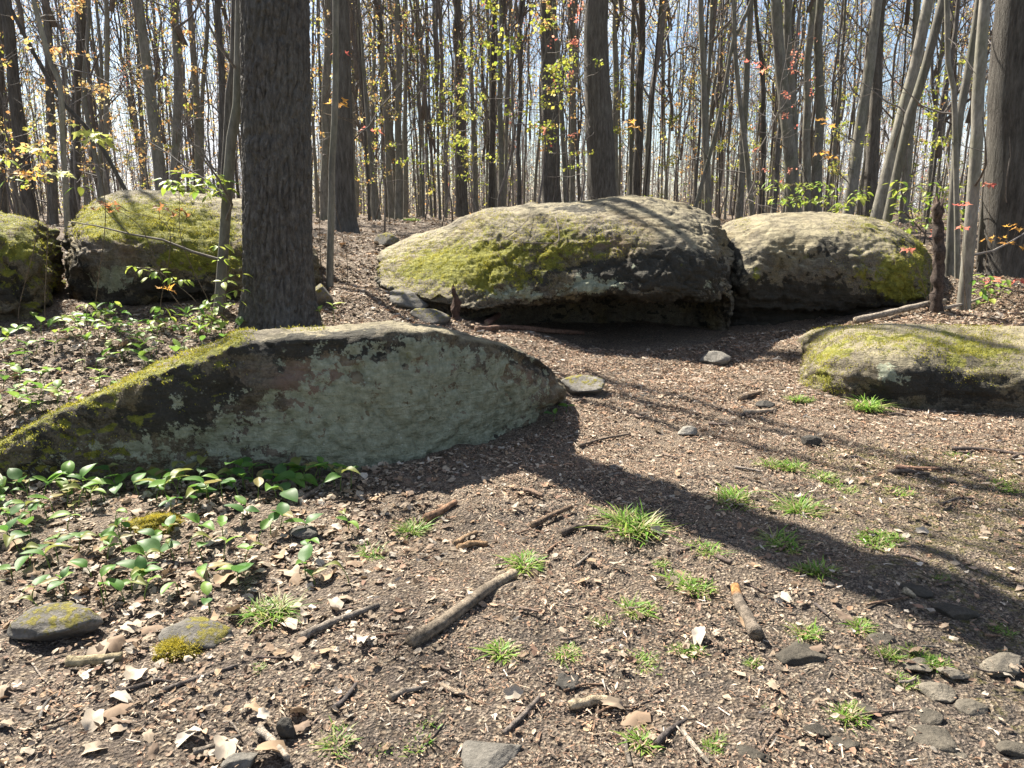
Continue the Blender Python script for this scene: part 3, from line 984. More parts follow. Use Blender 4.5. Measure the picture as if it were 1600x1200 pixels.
def moss_clump(label, px, py, wpx, n):
    p0 = gpt(px, py)
    dep = p0[1] * cp_ + (CAM_Z - p0[2]) * sp_
    sx = wpx * dep / FPX / 2
    v = SPH[0].copy()
    v += v * (0.5 * fbm(v * 1.8 + px, 4))[:, None]
    v *= np.array([sx, sx * .75, sx * .36])
    root = thing('moss_cushion', label, 'moss', (p0[0], p0[1] + sx * .5, p0[2] + sx * .05))
    obj('cushion', mesh('cushion', v, [SPH[1], SPH[2]], {'moss': np.full(len(v), 1.0), 'tone': np.ones((len(v), 3))}), M_STONE, root)
    idx = rng.integers(0, len(v), n)
    nn = v[idx] / np.array([sx, sx * .75, sx * .5]) + rng.normal(0, .35, (n, 3))
    nn /= np.linalg.norm(nn, axis=1)[:, None]
    c = v[idx] + rng.normal(0, .009, (n, 3)) * np.array([1, 1, .4])
    sd = np.cross(nn, rng.normal(size=(n, 3)))
    sd /= np.linalg.norm(sd, axis=1)[:, None]
    h, w_ = rng.uniform(.003, .007, n)[:, None], rng.uniform(.0012, .0025, n)[:, None]
    vv = np.stack([c - sd * w_, c + sd * w_, c + nn * h], 1).reshape(-1, 3)
    t = rng.uniform(0, 1, n)[:, None]
    col = np.array([.22, .185, .02]) * (1 - t) + np.array([.42, .35, .05]) * t
    o = obj('moss', mesh('moss', vv, np.arange(3 * n).reshape(-1, 3), {'tint': np.repeat(col, 3, 0)}, False), M_GRASS, root)
    o['kind'] = 'stuff'


moss_clump('round yellow moss cushion in the leaf litter', 237, 833, 76, 14000)
moss_clump('flat pale yellow moss patch below the moss-ringed stone', 268, 1026, 60, 8000)


# ------------------------------------------------------------------ trees
def leaf_quads(n, c, size, cols, droop=0.3):
    """small folded leaves: 4 verts / 2 tris each around centres c"""
    d = rng.normal(size=(n, 3)) * np.array([1, 1, .5])
    d[:, 2] -= droop
    d /= np.linalg.norm(d, axis=1)[:, None]
    s_ = np.cross(d, rng.normal(size=(n, 3)))
    s_ /= np.linalg.norm(s_, axis=1)[:, None]
    L = (size * rng.uniform(.6, 1.3, n))[:, None]
    w_ = L * rng.uniform(.32, .5, n)[:, None]
    v = np.stack([c, c + d * L * .5 + s_ * w_, c + d * L, c + d * L * .5 - s_ * w_], 1).reshape(-1, 3)
    f = np.arange(4 * n).reshape(-1, 4)
    t = np.array(cols)[rng.integers(0, len(cols), n)] * rng.uniform(.7, 1.25, (n, 1))
    return v, f, np.repeat(t, 4, 0)


YG = [(.30, .32, .05), (.22, .28, .04), (.36, .33, .07)]
OR = [(.40, .21, .07), (.44, .29, .11), (.35, .18, .07), (.48, .37, .15), (.42, .34, .13)]
RD = [(.40, .12, .09), (.45, .2, .14), (.38, .16, .1)]
MIXC = YG + OR + [(.40, .30, .12), (.38, .25, .18)]


def crown_mesh(name, seed, cols, H=10.0, spread=2.6, nl=13, leaves=900, lsize=.07):
    r_ = np.random.default_rng(seed)
    tubes, tips = [], []
    ax_x = np.cumsum(r_.normal(0, .12, 12))
    ax_y = np.cumsum(r_.normal(0, .12, 12))
    zz = np.linspace(0, H, 12)
    axis = np.stack([ax_x - ax_x[0], ax_y - ax_y[0], zz], 1)
    tubes.append(tube(axis, np.linspace(.07, .012, 12), 6))

    def branch(p, d, L, r0, lev):
        n_ = (7, 5, 3)[lev]
        pts = [p]
        dd = d.copy()
        for _ in range(n_ - 1):
            dd = dd + r_.normal(0, .16, 3) + np.array([0, 0, .10])
            dd /= np.linalg.norm(dd)
            pts.append(pts[-1] + dd * L / (n_ - 1))
        pts = np.array(pts)
        tubes.append(tube(pts, np.linspace(r0, r0 * .25, n_), (5, 4, 3)[lev], False))
        if lev == 2:
            tips.append(pts)
            return
        for _ in range((6, 5)[lev]):
            t = r_.uniform(.25, 1.0) * (n_ - 1)
            i = min(int(t), n_ - 2)
            q = pts[i] + (pts[i + 1] - pts[i]) * (t - i)
            d2 = (pts[i + 1] - pts[i]) / np.linalg.norm(pts[i + 1] - pts[i]) + r_.normal(0, .65, 3)
            d2 /= np.linalg.norm(d2)
            branch(q, d2, L * r_.uniform(.3, .55), r0 * .45, lev + 1)

    for k in range(nl):
        t = (k + r_.uniform(0, 1)) / nl
        z = t * H * .97
        p = np.array([np.interp(z, zz, axis[:, 0]), np.interp(z, zz, axis[:, 1]), z])
        a = r_.uniform(0, 2 * math.pi)
        e = r_.uniform(.5, 1.1)
        d = np.array([math.cos(a) * math.cos(e), math.sin(a) * math.cos(e), math.sin(e)])
        branch(p, d, spread * (1.1 - .7 * t) * r_.uniform(.7, 1.2), .035 * (1.1 - .7 * t), 0)
    tp = np.concatenate(tips)
    c = tp[rng.integers(0, len(tp), leaves)] + rng.normal(0, .06, (leaves, 3))
    lv, lf, lc = leaf_quads(leaves, c, lsize, cols)
    vs, qs, ts, o = [], [], [], 0
    for v, q, t in tubes:
        vs.append(v)
        qs.append(q + o)
        ts.append(t + o)
        o += len(v)
    nq = sum(len(q) for q in qs)
    V = np.concatenate(vs + [lv])
    Q = np.concatenate(qs + [lf + o])
    T = np.concatenate(ts)
    tint = np.concatenate([np.tile([.2, .17, .14], (o, 1)), lc])
    me = mesh(name, V, [Q, T], {'tint': tint})
    me.materials.append(M_TWIG)
    me.materials.append(M_TREELEAF)
    mi = np.zeros(len(Q) + len(T), np.int32)
    mi[nq:len(Q)] = 1
    me.polygons.foreach_set('material_index', mi)
    return me


CROWNS = [crown_mesh('crown', 100 + k, c, leaves=n) for k, (c, n) in enumerate([(MIXC, 700), (OR, 900), (YG, 800), (RD + OR, 800), (MIXC, 500), (YG + OR, 900), (MIXC, 600)])]


SPARSE = [crown_mesh('crown', 150 + k, c, nl=6, leaves=n, spread=2.0) for k, (c, n) in enumerate([(MIXC, 160), (OR, 200), (YG, 180)])]


def trunk_mesh(name, path, r0, H, sides=14, flare=.5, wob=0.04, seed=0, rtop=.3):
    """path: control points (heights ascending); the trunk goes on along the last direction to height H"""
    P = np.array(path, float)
    d = P[-1] - P[-2]
    top = P[-1] + d / max(d[2], .2) * max(H - P[-1][2], .5) * np.array([.6, .6, 1])
    P = np.concatenate([P, top[None]])
    n = 46
    zs = np.concatenate([np.linspace(P[0, 2], P[0, 2] + 1, 9), np.linspace(P[0, 2] + 1.2, P[-1, 2], n - 9)])
    # smooth interpolation of x, y over z
    t = np.linspace(0, 1, 200)
    cr_ = crom(P[:, None, :], [40] * (len(P) - 1))[:, 0]
    xs = np.interp(zs, cr_[:, 2], cr_[:, 0])
    ys = np.interp(zs, cr_[:, 2], cr_[:, 1])
    h = zs - zs[0]
    wv = wob * smooth(h, .3, 2.5)
    xs = xs + wv * perlin(np.stack([zs * .5, np.full(n, seed * 3.1), np.zeros(n)], 1))
    ys = ys + wv * perlin(np.stack([zs * .5, np.full(n, seed * 3.1), np.full(n, 5.5)], 1))
    rad = r0 * (1 - (1 - rtop) * h / h[-1]) * (1 + flare * np.exp(-h / .22))
    v, q, tr = tube(np.stack([xs, ys, zs], 1), rad, sides)
    c = np.repeat(np.stack([xs, ys, zs], 1), sides, 0)
    body = v[:len(c)]
    rr = body - c
    nz = 0.07 * fbm(body * np.array([3, 3, 1.2]) + seed, 2)
    # root buttresses
    hh = np.repeat(h, sides)
    ang = np.arctan2(rr[:, 1], rr[:, 0])
    nz += .22 * np.exp(-hh / .3) * np.sin(ang * 4 + seed) * flare
    v[:len(c)] = c + rr * (1 + nz)[:, None]
    return mesh(name, v, [q, tr]), np.array([xs[-1], ys[-1], zs[-1]]), (xs, ys, zs, rad)


def limb_tubes(xs, ys, zs, rad, n, seed, lo=.12, hi=.6, L=1.4):
    """thin dead side branches low on a trunk"""
    r_ = np.random.default_rng(seed)
    out = []
    for _ in range(n):
        t = r_.uniform(lo, hi) * (len(zs) - 1)
        i = int(t)
        p = np.array([xs[i], ys[i], zs[i]])
        a, e = r_.uniform(0, 2 * math.pi), r_.uniform(.1, .8)
        d = np.array([math.cos(a) * math.cos(e), math.sin(a) * math.cos(e), math.sin(e)])
        ln = L * r_.uniform(.4, 1.4)
        pts = [p]
        for _ in range(5):
            d = d + r_.normal(0, .2, 3) + np.array([0, 0, .05])
            d /= np.linalg.norm(d)
            pts.append(pts[-1] + d * ln / 5)
        out.append(tube(np.array(pts), np.linspace(min(.018, rad[i] * .3), .004, 6), 4, False))
        q = pts[3]
        d2 = d + r_.normal(0, .7, 3)
        d2 /= np.linalg.norm(d2)
        out.append(tube(np.array([q, q + d2 * ln * .2, q + d2 * ln * .35 + np.array([0, 0, .05])]), [.006, .004, .002], 3, False))
    return out


def place_crown(root, top, base_z, H, k, rz, s=1.0, frac=.55, pool=None):
    pool = pool or CROWNS
    c = obj('crown', pool[k % len(pool)], None, root)
    h = (top[2] - base_z) * frac
    c.location = (top[0], top[1], top[2] - h)
    c.scale = (s, s, (h + 2.0) / 10.0)
    c.rotation_euler = (0, 0, rz)


def hand_tree(label, pts, wpx, Y, kind='smooth', H=None, base_py=None, flare=.4, group=None, name='forest_tree', limbs=2, crown=True, lean_y=0.0, extra=None):
    """pts: measured pixels from the bottom up, Y: distance"""
    W = [at(px, py, Y) for px, py in pts]
    H = H or (random.uniform(8.5, 9.5) if Y < 20 and pts[0][0] < 330 else random.uniform(11.5, 13) if Y < 12.8 else random.uniform(11, 12.5))
    b = W[0].copy()
    dirn = (W[1] - W[0]) / (W[1][2] - W[0][2])
    gz = float(G(b[0], b[1]))
    b = b + dirn * (gz - .12 - b[2])
    path = [b] + [p for p in W if p[2] > b[2] + .25]
    if len(path) < 2:
        path.append(b + np.array([0, 0, 2.0]))
    dep = Y * cp_
    r0 = wpx * dep / FPX / 2
    o0 = np.array([b[0], b[1], gz])
    path = np.array(path) - o0
    seed = int(abs(pts[0][0]) * 13 + Y * 7) % 1000
    me, top, sp = trunk_mesh('trunk', path, r0, H, 26 if wpx > 25 else 14, flare, r0 * (.15 if wpx > 18 else .45), seed)
    root = thing(name, label, 'tree', o0, group=group)
    tk = obj('trunk', me, M_BARK if kind == 'dark' else M_SMOOTH, root)
    if limbs:
        lt = limb_tubes(*sp, limbs, seed, L=1.6)
        for i in range(0, len(lt), 2):
            obj('branch', tubes_mesh('branch', lt[i:i + 2]), M_TWIG, tk)
    if crown:
        place_crown(root, top, 0, H, seed, seed, .8 if r0 < .1 else 1.0, .5, SPARSE if 9 < Y < 19 else CROWNS)  # near crowns out of view, fullness chosen for the sun they let through
    return root, o0, sp


# --- the thick trunk in front, its bark modelled
def main_tree():
    Y = 7.05
    o0 = at(437, 515, Y)
    o0[2] = float(G(o0[0], o0[1]))
    H = 16.0
    h = np.concatenate([np.linspace(-.25, 3.4, 400), np.linspace(3.5, H, 45)])
    tp = at(430, 0, Y) - o0
    cx = np.interp(h, [0, tp[2], 16], [0, tp[0], tp[0] * 3.0])
    rad = np.interp(h, [-.25, 0, .5, 1.5, 3, 16], [.345, .335, .312, .293, .283, .09]) * (1 + .10 * np.exp(-np.maximum(h, 0) / .16))
    n = 230
    th = np.linspace(0, 2 * math.pi, n, endpoint=False)
    H_, T_ = np.meshgrid(h, th, indexing='ij')
    Rr = np.repeat(rad[:, None], n, 1)
    base = np.stack([np.cos(T_) * .31, np.sin(T_) * .31, H_], -1).reshape(-1, 3)
    wq = base + 0.02 * np.stack([fbm(base * 3, 2), fbm(base * 3 + 7, 2), 1.5 * fbm(base * 3 + 13, 2)], 1)
    g1 = np.abs(perlin(wq * np.array([16, 16, 2.3])))
    g2 = np.abs(perlin(wq * np.array([27, 27, 7.0]) + 31))
    plate = smooth(g1, 0.0, .22) * .65 + smooth(g2, 0, .18) * .35
    d = .036 * (plate - .75) + .009 * fbm(wq * np.array([30, 30, 14]), 3) + .014 * fbm(base * np.array([2, 2, .8]), 2)
    d += .05 * np.exp(-np.maximum(H_.ravel(), 0) / .25) * np.sin(T_.ravel() * 5 + 1.3)
    d -= .02 * np.exp(-((H_.ravel() - 1.72) / .05) ** 2) * smooth(fbm(base * 4, 2), -.2, .3)   # old scar across the stem
    rr = (Rr.ravel() + d)
    v = np.stack([np.repeat(cx, n) + np.cos(T_.ravel()) * rr, np.sin(T_.ravel()) * rr, H_.ravel()], 1)
    i = np.arange(len(h) - 1)[:, None] * n
    j = np.arange(n)[None, :]
    k = (j + 1) % n
    f = np.stack([i + j, i + k, i + n + k, i + n + j], -1).reshape(-1, 4)
    root = thing('forest_tree', 'thick dark furrowed trunk standing right behind the lichen boulder', 'tree', o0)
    obj('trunk', mesh('trunk', v, f), M_BARK_MAIN, root)
    place_crown(root, np.array([cx[-1], 0, H]), 0, H, 0, .5, 1.4, .55, CROWNS)  # crown above the view, made fuller to dapple the ground at right


main_tree()

HT = [
    ('flared dark trunk just right of the thick furrowed trunk', [(540, 365), (535, 150), (531, 0)], 33, 11.6, 'dark', .75),
    ('dark trunk left of the widest trunk rising over the overhang boulder', [(862, 315), (858, 150), (855, 0)], 32, 15.5, 'dark', .3),
    ('widest dark trunk rising over the overhang boulder', [(941, 305), (936, 150), (932, 0)], 48, 13, 'dark', .3),
    ('dark scaly trunk left of centre with pale leaves before it', [(722, 340), (718, 150), (715, 0)], 20, 21, 'dark', .3),
    ('broad ridged trunk cut off by the right edge', [(1575, 425), (1583, 200), (1592, 0)], 74, 10.3, 'dark', .35),
    ('grey leaning trunk over the left boulder, second left of the thick trunk pair', [(254, 310), (235, 150), (217, 0)], 20, 12.5, 'smooth', .3),
    ('straight grey trunk over the middle of the left boulder', [(272, 285), (276, 150), (273, 0)], 16, 13.5, 'smooth', .3),
    ('curved grey trunk right of the straight one over the left boulder', [(311, 260), (309, 170), (295, 0)], 12, 15, 'smooth', .3),
    ('thin stem crossing to the right over the left boulder', [(314, 270), (318, 120), (325, 0)], 8, 15.5, 'smooth', .3),
    ('dark stem left of the two stems hugging the thick trunk', [(345, 305), (347, 150), (341, 0)], 12, 12, 'dark', .3),
    ('dark stem leaning right behind the slim grey stem by the thick trunk', [(350, 312), (360, 130), (368, 0)], 15, 11, 'dark', .3),
    ('slim grey stem growing beside the thick furrowed trunk', [(345, 452), (362, 200), (373, 0)], 17, 7.45, 'smooth', .3),
    ('slim grey stem in front of the flared dark trunk', [(516, 395), (519, 250), (524, 0)], 11, 8.7, 'smooth', .2),
    ('grey trunk behind the left side of the flared dark trunk', [(508, 360), (510, 150), (513, 0)], 17, 17, 'smooth', .2),
    ('dark trunk bending left near the left edge', [(48, 335), (28, 190), (9, 0)], 22, 11.5, 'dark', .4),
    ('thin dark trunk at the very left edge', [(3, 330), (-3, 150), (2, 0)], 16, 13, 'dark', .3),
    ('dark upright trunk behind the gap between the two left boulders', [(82, 320), (80, 150), (70, 0)], 16, 13, 'dark', .3),
    ('dark trunk left of the flat-topped left boulder', [(116, 325), (121, 150), (127, 0)], 16, 14, 'dark', .3),
    ('wavy thin stem above the left end of the left boulder', [(160, 300), (133, 150), (139, 0)], 8, 12, 'smooth', .2),
    ('straight thin stem above the left end of the left boulder', [(166, 300), (167, 120), (166, 0)], 9, 15, 'smooth', .2),
    ('pale crooked dead stem among orange leaves at upper left', [(99, 240), (93, 130), (63, 40)], 9, 10.5, 'smooth', .2),
    ('thin stem bowing left over the left boulder', [(156, 300), (158, 130), (150, 0)], 7, 17, 'smooth', .2),
    ('leaning sapling stem crossing diagonally behind the left boulder', [(195, 295), (150, 215), (40, 60)], 7, 11, 'dark', .2),
    ('grey stem, left of the twin stems between thick and scaly trunks', [(613, 345), (603, 180), (593, 0)], 11, 19, 'smooth', .3),
    ('grey stem, stouter of the twin stems left of the scaly trunk', [(623, 345), (623, 170), (620, 0)], 13, 18, 'smooth', .3),
    ('grey stem, slimmer of the twin stems left of the scaly trunk', [(634, 345), (633, 170), (634, 0)], 8, 20, 'smooth', .3),
    ('grey stem bending left next to the flared trunk', [(592, 350), (572, 160), (555, 0)], 9, 18, 'smooth', .3),
    ('thin grey stem right of the flared trunk', [(582, 350), (583, 150), (586, 0)], 8, 24, 'smooth', .3),
    ('smooth grey stem right of the pale leaves near the centre', [(784, 320), (783, 170), (782, 0)], 10, 17, 'smooth', .3),
    ('rough grey stem behind the pale leaves near the centre', [(768, 325), (770, 150), (771, 0)], 11, 22, 'dark', .3),
    ('thin stem just right of the scaly trunk', [(744, 330), (738, 170), (735, 0)], 9, 24, 'smooth', .3),
    ('bent stem crossing behind the dark trunk pair at centre', [(885, 315), (874, 120), (866, 0)], 9, 15, 'smooth', .2),
    ('slim upright stem between the two dark centre trunks', [(894, 315), (895, 150), (897, 0)], 9, 20, 'smooth', .2),
    ('grey stem close behind the widest centre trunk', [(961, 310), (962, 150), (963, 0)], 12, 17, 'smooth', .2),
    ('paler stem of the close pair right of the widest centre trunk', [(986, 305), (988, 150), (989, 0)], 9, 19, 'smooth', .2),
    ('darker stem of the close pair right of the widest centre trunk', [(995, 305), (1000, 150), (1004, 0)], 16, 18, 'dark', .2),
    ('grey stem leaning right over the crest of the overhang boulder', [(1009, 305), (1019, 150), (1037, 0)], 11, 18, 'smooth', .2),
    ('forking grey stem over the notch between the central boulders', [(1106, 335), (1101, 150), (1096, 0)], 12, 14, 'smooth', .2),
    ('thin partner of the forking stem over the notch', [(1104, 200), (1107, 120), (1113, 0)], 7, 14.3, 'smooth', .2),
    ('strongly bowed thin stem sweeping right over the notch', [(1085, 330), (1122, 190), (1148, 50), (1174, 0)], 7, 13, 'smooth', .2),
    ('curved slim stem right of the bowed stem', [(1175, 330), (1157, 160), (1146, 0)], 9, 13, 'smooth', .2),
    ('upright grey stem behind the curved slim stem', [(1155, 335), (1164, 170), (1173, 0)], 12, 15, 'smooth', .2),
    ('thin dark stem leaning right above the pale-topped boulder', [(1190, 330), (1193, 150), (1180, 0)], 9, 16, 'dark', .2),
    ('left stem of the stout fork above the green bush', [(1240, 310), (1228, 170), (1212, 0)], 22, 12, 'smooth', .35),
    ('right stem of the stout fork above the green bush', [(1243, 300), (1236, 130), (1232, 0)], 16, 12.2, 'smooth', .2),
    ('twin grey trunk right of the stout fork, darker of the two', [(1262, 320), (1262, 150), (1270, 0)], 14, 16, 'smooth', .2),
    ('twin grey trunk right of the stout fork, paler of the two', [(1276, 320), (1280, 150), (1282, 0)], 17, 15, 'smooth', .2),
    ('smooth trunk leaning right over the middle of the pale-topped boulder', [(1325, 333), (1350, 170), (1371, 0)], 18, 12, 'smooth', .2),
    ('dark straight trunk behind the right-leaning smooth trunk', [(1357, 330), (1368, 160), (1375, 0)], 22, 16.5, 'dark', .2),
    ('left one of the two parallel leaning trunks', [(1368, 345), (1412, 170), (1451, 0)], 20, 11.6, 'smooth', .2),
    ('right one of the two parallel leaning trunks', [(1386, 345), (1425, 170), (1474, 0)], 15, 11.3, 'smooth', .2),
    ('grey trunk rising behind the two parallel leaning trunks', [(1412, 340), (1424, 180), (1432, 0)], 14, 16, 'smooth', .2),
    ('thin wavy stem of the clump beside the rotten stump', [(1497, 470), (1492, 160), (1480, 0)], 9, 9.6, 'smooth', .2),
    ('right-leaning stem of the clump beside the rotten stump', [(1482, 440), (1497, 190), (1529, 0)], 13, 9.9, 'smooth', .2),
    ('stoutest grey stem of the clump beside the rotten stump', [(1505, 485), (1527, 220), (1540, 0)], 19, 8.5, 'smooth', .25),
    ('thin dark stem leaning right between the clump and the edge trunk', [(1530, 400), (1556, 90), (1582, 0)], 8, 11, 'dark', .2),
]
HT = [(a_, b_, c_, (Y_ if Y_ < 11.5 else Y_ * 1.2 if Y_ < 12 else Y_ * 1.45), k_, f_) for (a_, b_, c_, Y_, k_, f_) in HT]
for (lab, pts, wp, Y, kind, fl) in HT:
    hand_tree(lab, pts, wp, Y, kind, flare=fl, limbs=3 if wp < 14 else 4)

# --- trees of the woods behind, one object each
TR = []
for k in range(7):
    x = random.uniform(-.35, .35)
    path = [(0, 0, -.15), (x * .3, random.uniform(-.1, .1), 5), (x, random.uniform(-.3, .3), 10)]
    TR.append(trunk_mesh('trunk', path, .12, 17.0, 9, .35, .12, 40 + k))
placed = [(at(p[1][0][0], p[1][0][1], p[3])[0], p[3]) for p in HT]
cnt, tries = 0, 0
while cnt < 255 and tries < 6000:
    tries += 1
    Y = 21 + 41 * random.random() ** 1.1
    X = random.uniform(-1, 1) * Y * .90
    if any((X - a) ** 2 + (Y - b_) ** 2 < (.55 + .012 * Y) ** 2 for a, b_ in placed):
        continue
    placed.append((X, Y))
    k = random.randrange(7)
    s = random.choice([.3, .35, .4, .45, .55, .65] if Y < 34 else [.35, .4, .5, .55, .6, .7, .9, 1.1])
    dark = random.random() < .4
    lab, grp = ('slim bare tree, one of the crowd of trunks in the woods behind', 'crowd of trunks in the woods behind')
    root = thing('woodland_tree', lab, 'tree', (X, Y, float(G(X, Y))), (random.gauss(0, .035), random.gauss(0, .045), random.uniform(0, 6.28)), grp)
    sz = random.uniform(.6, .75) if Y < 34 else random.uniform(.75, 1.1)
    t = obj('trunk', TR[k][0], None, root, scale=(s, s, sz))
    if len(TR[k][0].materials) == 0:
        TR[k][0].materials.append(M_BARK if k % 4 == 1 else M_SMOOTH)
    top = TR[k][1] * np.array([s, s, sz])
    place_crown(root, top, 0, 17, random.randrange(7), random.uniform(0, 6), random.uniform(.6, 1.1), random.uniform(.6, .85))
    cnt += 1

# --- understory saplings with fresh leaves
def sapling_mesh(seed, cols, H, nleaf, lsize, nb=16):
    r_ = np.random.default_rng(seed)
    n = 10
    zz = np.linspace(0, H, n)
    ax = np.stack([np.cumsum(r_.normal(0, .06 * H / 4, n)), np.cumsum(r_.normal(0, .06 * H / 4, n)), zz], 1)
    ax -= ax[0]
    tubes = [tube(ax, np.linspace(.008 + .003 * H, .003, n), 6)]
    tips = []
    for k in range(nb):
        t = r_.uniform(.22, 1)
        p = np.array([np.interp(t * H, zz, ax[:, i]) for i in range(3)])
        a, e = r_.uniform(0, 6.28), r_.uniform(0.0, .7)
        d = np.array([math.cos(a) * math.cos(e), math.sin(a) * math.cos(e), math.sin(e)])
        L = H * r_.uniform(.12, .32) * (1.15 - .6 * t)
        pts = [p]
        for _ in range(5):
            d = d + r_.normal(0, .2, 3)
            d /= np.linalg.norm(d)
            pts.append(pts[-1] + d * L / 5)
        pts = np.array(pts)
        tubes.append(tube(pts, np.linspace(.007, .002, 6), 4, False))
        tips.append(pts[2:])
        for _ in range(3):
            q = pts[r_.integers(1, 6)]
            d2 = d + r_.normal(0, .7, 3)
            d2 /= np.linalg.norm(d2)
            tw = np.array([q, q + d2 * L * .2, q + d2 * L * .4 + np.array([0, 0, .02])])
            tubes.append(tube(tw, [.003, .002, .0012], 3, False))
            tips.append(tw[1:])
    tp = np.concatenate(tips)
    # leaves in little clusters at the tips
    nc = max(6, nleaf // 6)
    cc = tp[rng.integers(0, len(tp), nc)]
    c = cc[rng.integers(0, nc, nleaf)] + rng.normal(0, lsize * .6, (nleaf, 3))
    lv, lf, lc = leaf_quads(nleaf, c, lsize, cols, .55)
    fol = mesh('foliage', lv, lf, {'tint': lc}, False)
    fol.materials.append(M_TREELEAF)
    stm = tubes_mesh('stem', tubes)
    stm.materials.append(M_TWIG)
    return stm, fol


SAP = [sapling_mesh(200 + k, c, H, n, s) for k, (c, H, n, s) in enumerate([(OR + [(.45, .38, .18)], 4.5, 330, .058), (YG, 4.0, 380, .06), (OR + YG, 5.5, 360, .058), (RD, 4.0, 160, .05), (YG + [(.4, .35, .1)], 3.2, 320, .055), (OR + YG, 3.6, 300, .056)])]


def sapling(k, X, Y, s, lab, grp=None):
    root = thing('sapling', lab, 'sapling', (X, Y, float(G(X, Y)) - .02), (random.gauss(0, .06), random.gauss(0, .06), random.uniform(0, 6.28)), grp, (s, s, s))
    obj('stem', SAP[k][0], None, root)
    obj('foliage', SAP[k][1], None, root)
    return root


def sapling_px(k, px, Y, s, lab, grp=None):
    return sapling(k, at(px, 330, Y)[0], Y, s, lab, grp)


sapling_px(5, 60, 10.5, 1.0, 'orange-leaved young sapling near the left edge', None)
sapling_px(0, 125, 12.5, 1.0, 'orange-leaved sapling behind the gap of the two left boulders')
sapling_px(0, 190, 14, 1.05, 'tall orange-leaved sapling above the left boulder')
sapling_px(5, 30, 14, 1.15, 'dense orange sapling in the far left corner of the woods')
sapling_px(2, 290, 15, .9, 'orange and yellow sapling between the grey trunks over the left boulder')
sapling_px(1, 755, 14, .78, 'pale yellow-green sapling beside the dark scaly trunk')
sapling_px(1, 690, 18, .8, 'thin yellow-green sapling left of the dark scaly trunk')
sapling_px(4, 1055, 17, .9, 'yellow-green sapling right of the crest of the overhang boulder')
sapling_px(3, 1165, 12.5, .8, 'red-leaved sapling above the notch of the central boulders')
sapling_px(4, 1290, 15, .8, 'orange sapling right of the stout fork')
sapling_px(1, 1450, 13, .75, 'light green sapling behind the parallel leaning trunks')
sapling_px(4, 1400, 15, .9, 'pale green sapling left of the rotten stump far back')
sapling_px(5, 1590, 12, .9, 'amber-leaved sapling at the right edge behind the ridged trunk')
sapling_px(2, 600, 15, .75, 'yellow and orange sapling right of the flared trunk')
for _ in range(75):
    Y = random.uniform(17, 48)
    X = random.uniform(-1, 1) * Y * .85
    k = random.choice([1, 1, 2, 3, 4, 4, 0]) if X > -3 else random.choice([0, 0, 2, 5, 5, 1])
    sapling(k, X, Y, random.uniform(.8, 1.6), 'small leafy sapling far back among the crowded trunks', 'saplings far back among the trunks')


# --- the woods beyond, too far to tell tree from tree
def distant_woods():
    n = 2100
    Y = rng.uniform(55, 125, n)
    X = rng.uniform(-1, 1, n) * Y * 1.0
    tubes = []
    for x, y in zip(X, Y):
        h = rng.uniform(12, 20)
        r = rng.uniform(.02, .065)
        lx, ly = rng.normal(0, .6, 2)
        tubes.append(tube(np.array([[x, y, 1.0], [x + lx * .3, y + ly * .3, h * .5], [x + lx, y + ly, h]]), [r, r * .7, r * .2], 5, False))
    m = 21000
    k = rng.integers(0, n, m)
    b = np.stack([X[k], Y[k], 1.3 + 16 * rng.random(m) ** 1.7], 1)
    d = rng.normal(size=(m, 3)) * np.array([1, 1, .5]) + np.array([0, 0, .7])
    d /= np.linalg.norm(d, axis=1)[:, None]
    for i in range(m):
        L = rng.uniform(.8, 2.6)
        tubes.append(tube(np.array([b[i], b[i] + d[i] * L * .5, b[i] + d[i] * L + np.array([0, 0, .2])]), [.022, .015, .007], 3, False))
    m2 = 15000                                   # brushwood closing the view near the ground
    yb = rng.uniform(62, 120, m2)
    bb = np.stack([rng.uniform(-1, 1, m2) * yb, yb, 1.1 + 6.5 * rng.random(m2) ** 1.3], 1)
    dd = rng.normal(size=(m2, 3)) * np.array([1, 1, .6]) + np.array([0, 0, .8])
    dd /= np.linalg.norm(dd, axis=1)[:, None]
    LL = rng.uniform(.6, 2.4, m2)
    for i in range(m2):
        tubes.append(tube(np.array([bb[i], bb[i] + dd[i] * LL[i]]), [.026, .010], 3, False))
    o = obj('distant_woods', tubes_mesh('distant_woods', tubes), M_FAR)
    o['kind'] = 'stuff'
    tag(o, 'hazy mass of bare thin trunks and twigs closing the view', 'woods')
    nl = 60000
    y = rng.uniform(45, 110, nl)
    c = np.stack([rng.uniform(-1, 1, nl) * y, y, 1.3 + 15 * rng.random(nl) ** 2.0], 1)
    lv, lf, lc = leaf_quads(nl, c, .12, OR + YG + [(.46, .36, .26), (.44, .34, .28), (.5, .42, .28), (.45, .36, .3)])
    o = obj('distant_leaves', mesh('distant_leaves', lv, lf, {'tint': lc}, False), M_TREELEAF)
    o['kind'] = 'stuff'
    tag(o, 'specks of young leaves through the far woods', 'leaves')


distant_woods()


# ------------------------------------------------------------------ leaf meshes
def oval_leaf(L=1.0, W=.42, fold=.25, arch=.25, seed=0):
    """pointed oval blade folded on its midrib, base at the origin, growing along +Y"""
    n, m = 7, 4
    t = np.linspace(0, 1, n)
    wd = W * np.sin(np.pi * np.clip(t, 0, 1) ** .8) ** .8 * (1 - .15 * t)
    v = []
    for i in range(n):
        for j in range(-2, 3):
            u = j / 2
            x = u * wd[i]
            v.append((x, L * t[i], fold * abs(u) * wd[i] + arch * L * (t[i] - t[i] ** 2 * 1.5) + .02 * math.sin(7 * t[i] + seed + u)))
    f = [(i * 5 + j, i * 5 + j + 1, (i + 1) * 5 + j + 1, (i + 1) * 5 + j) for i in range(n - 1) for j in range(4)]
    return np.array(v), np.array(f)


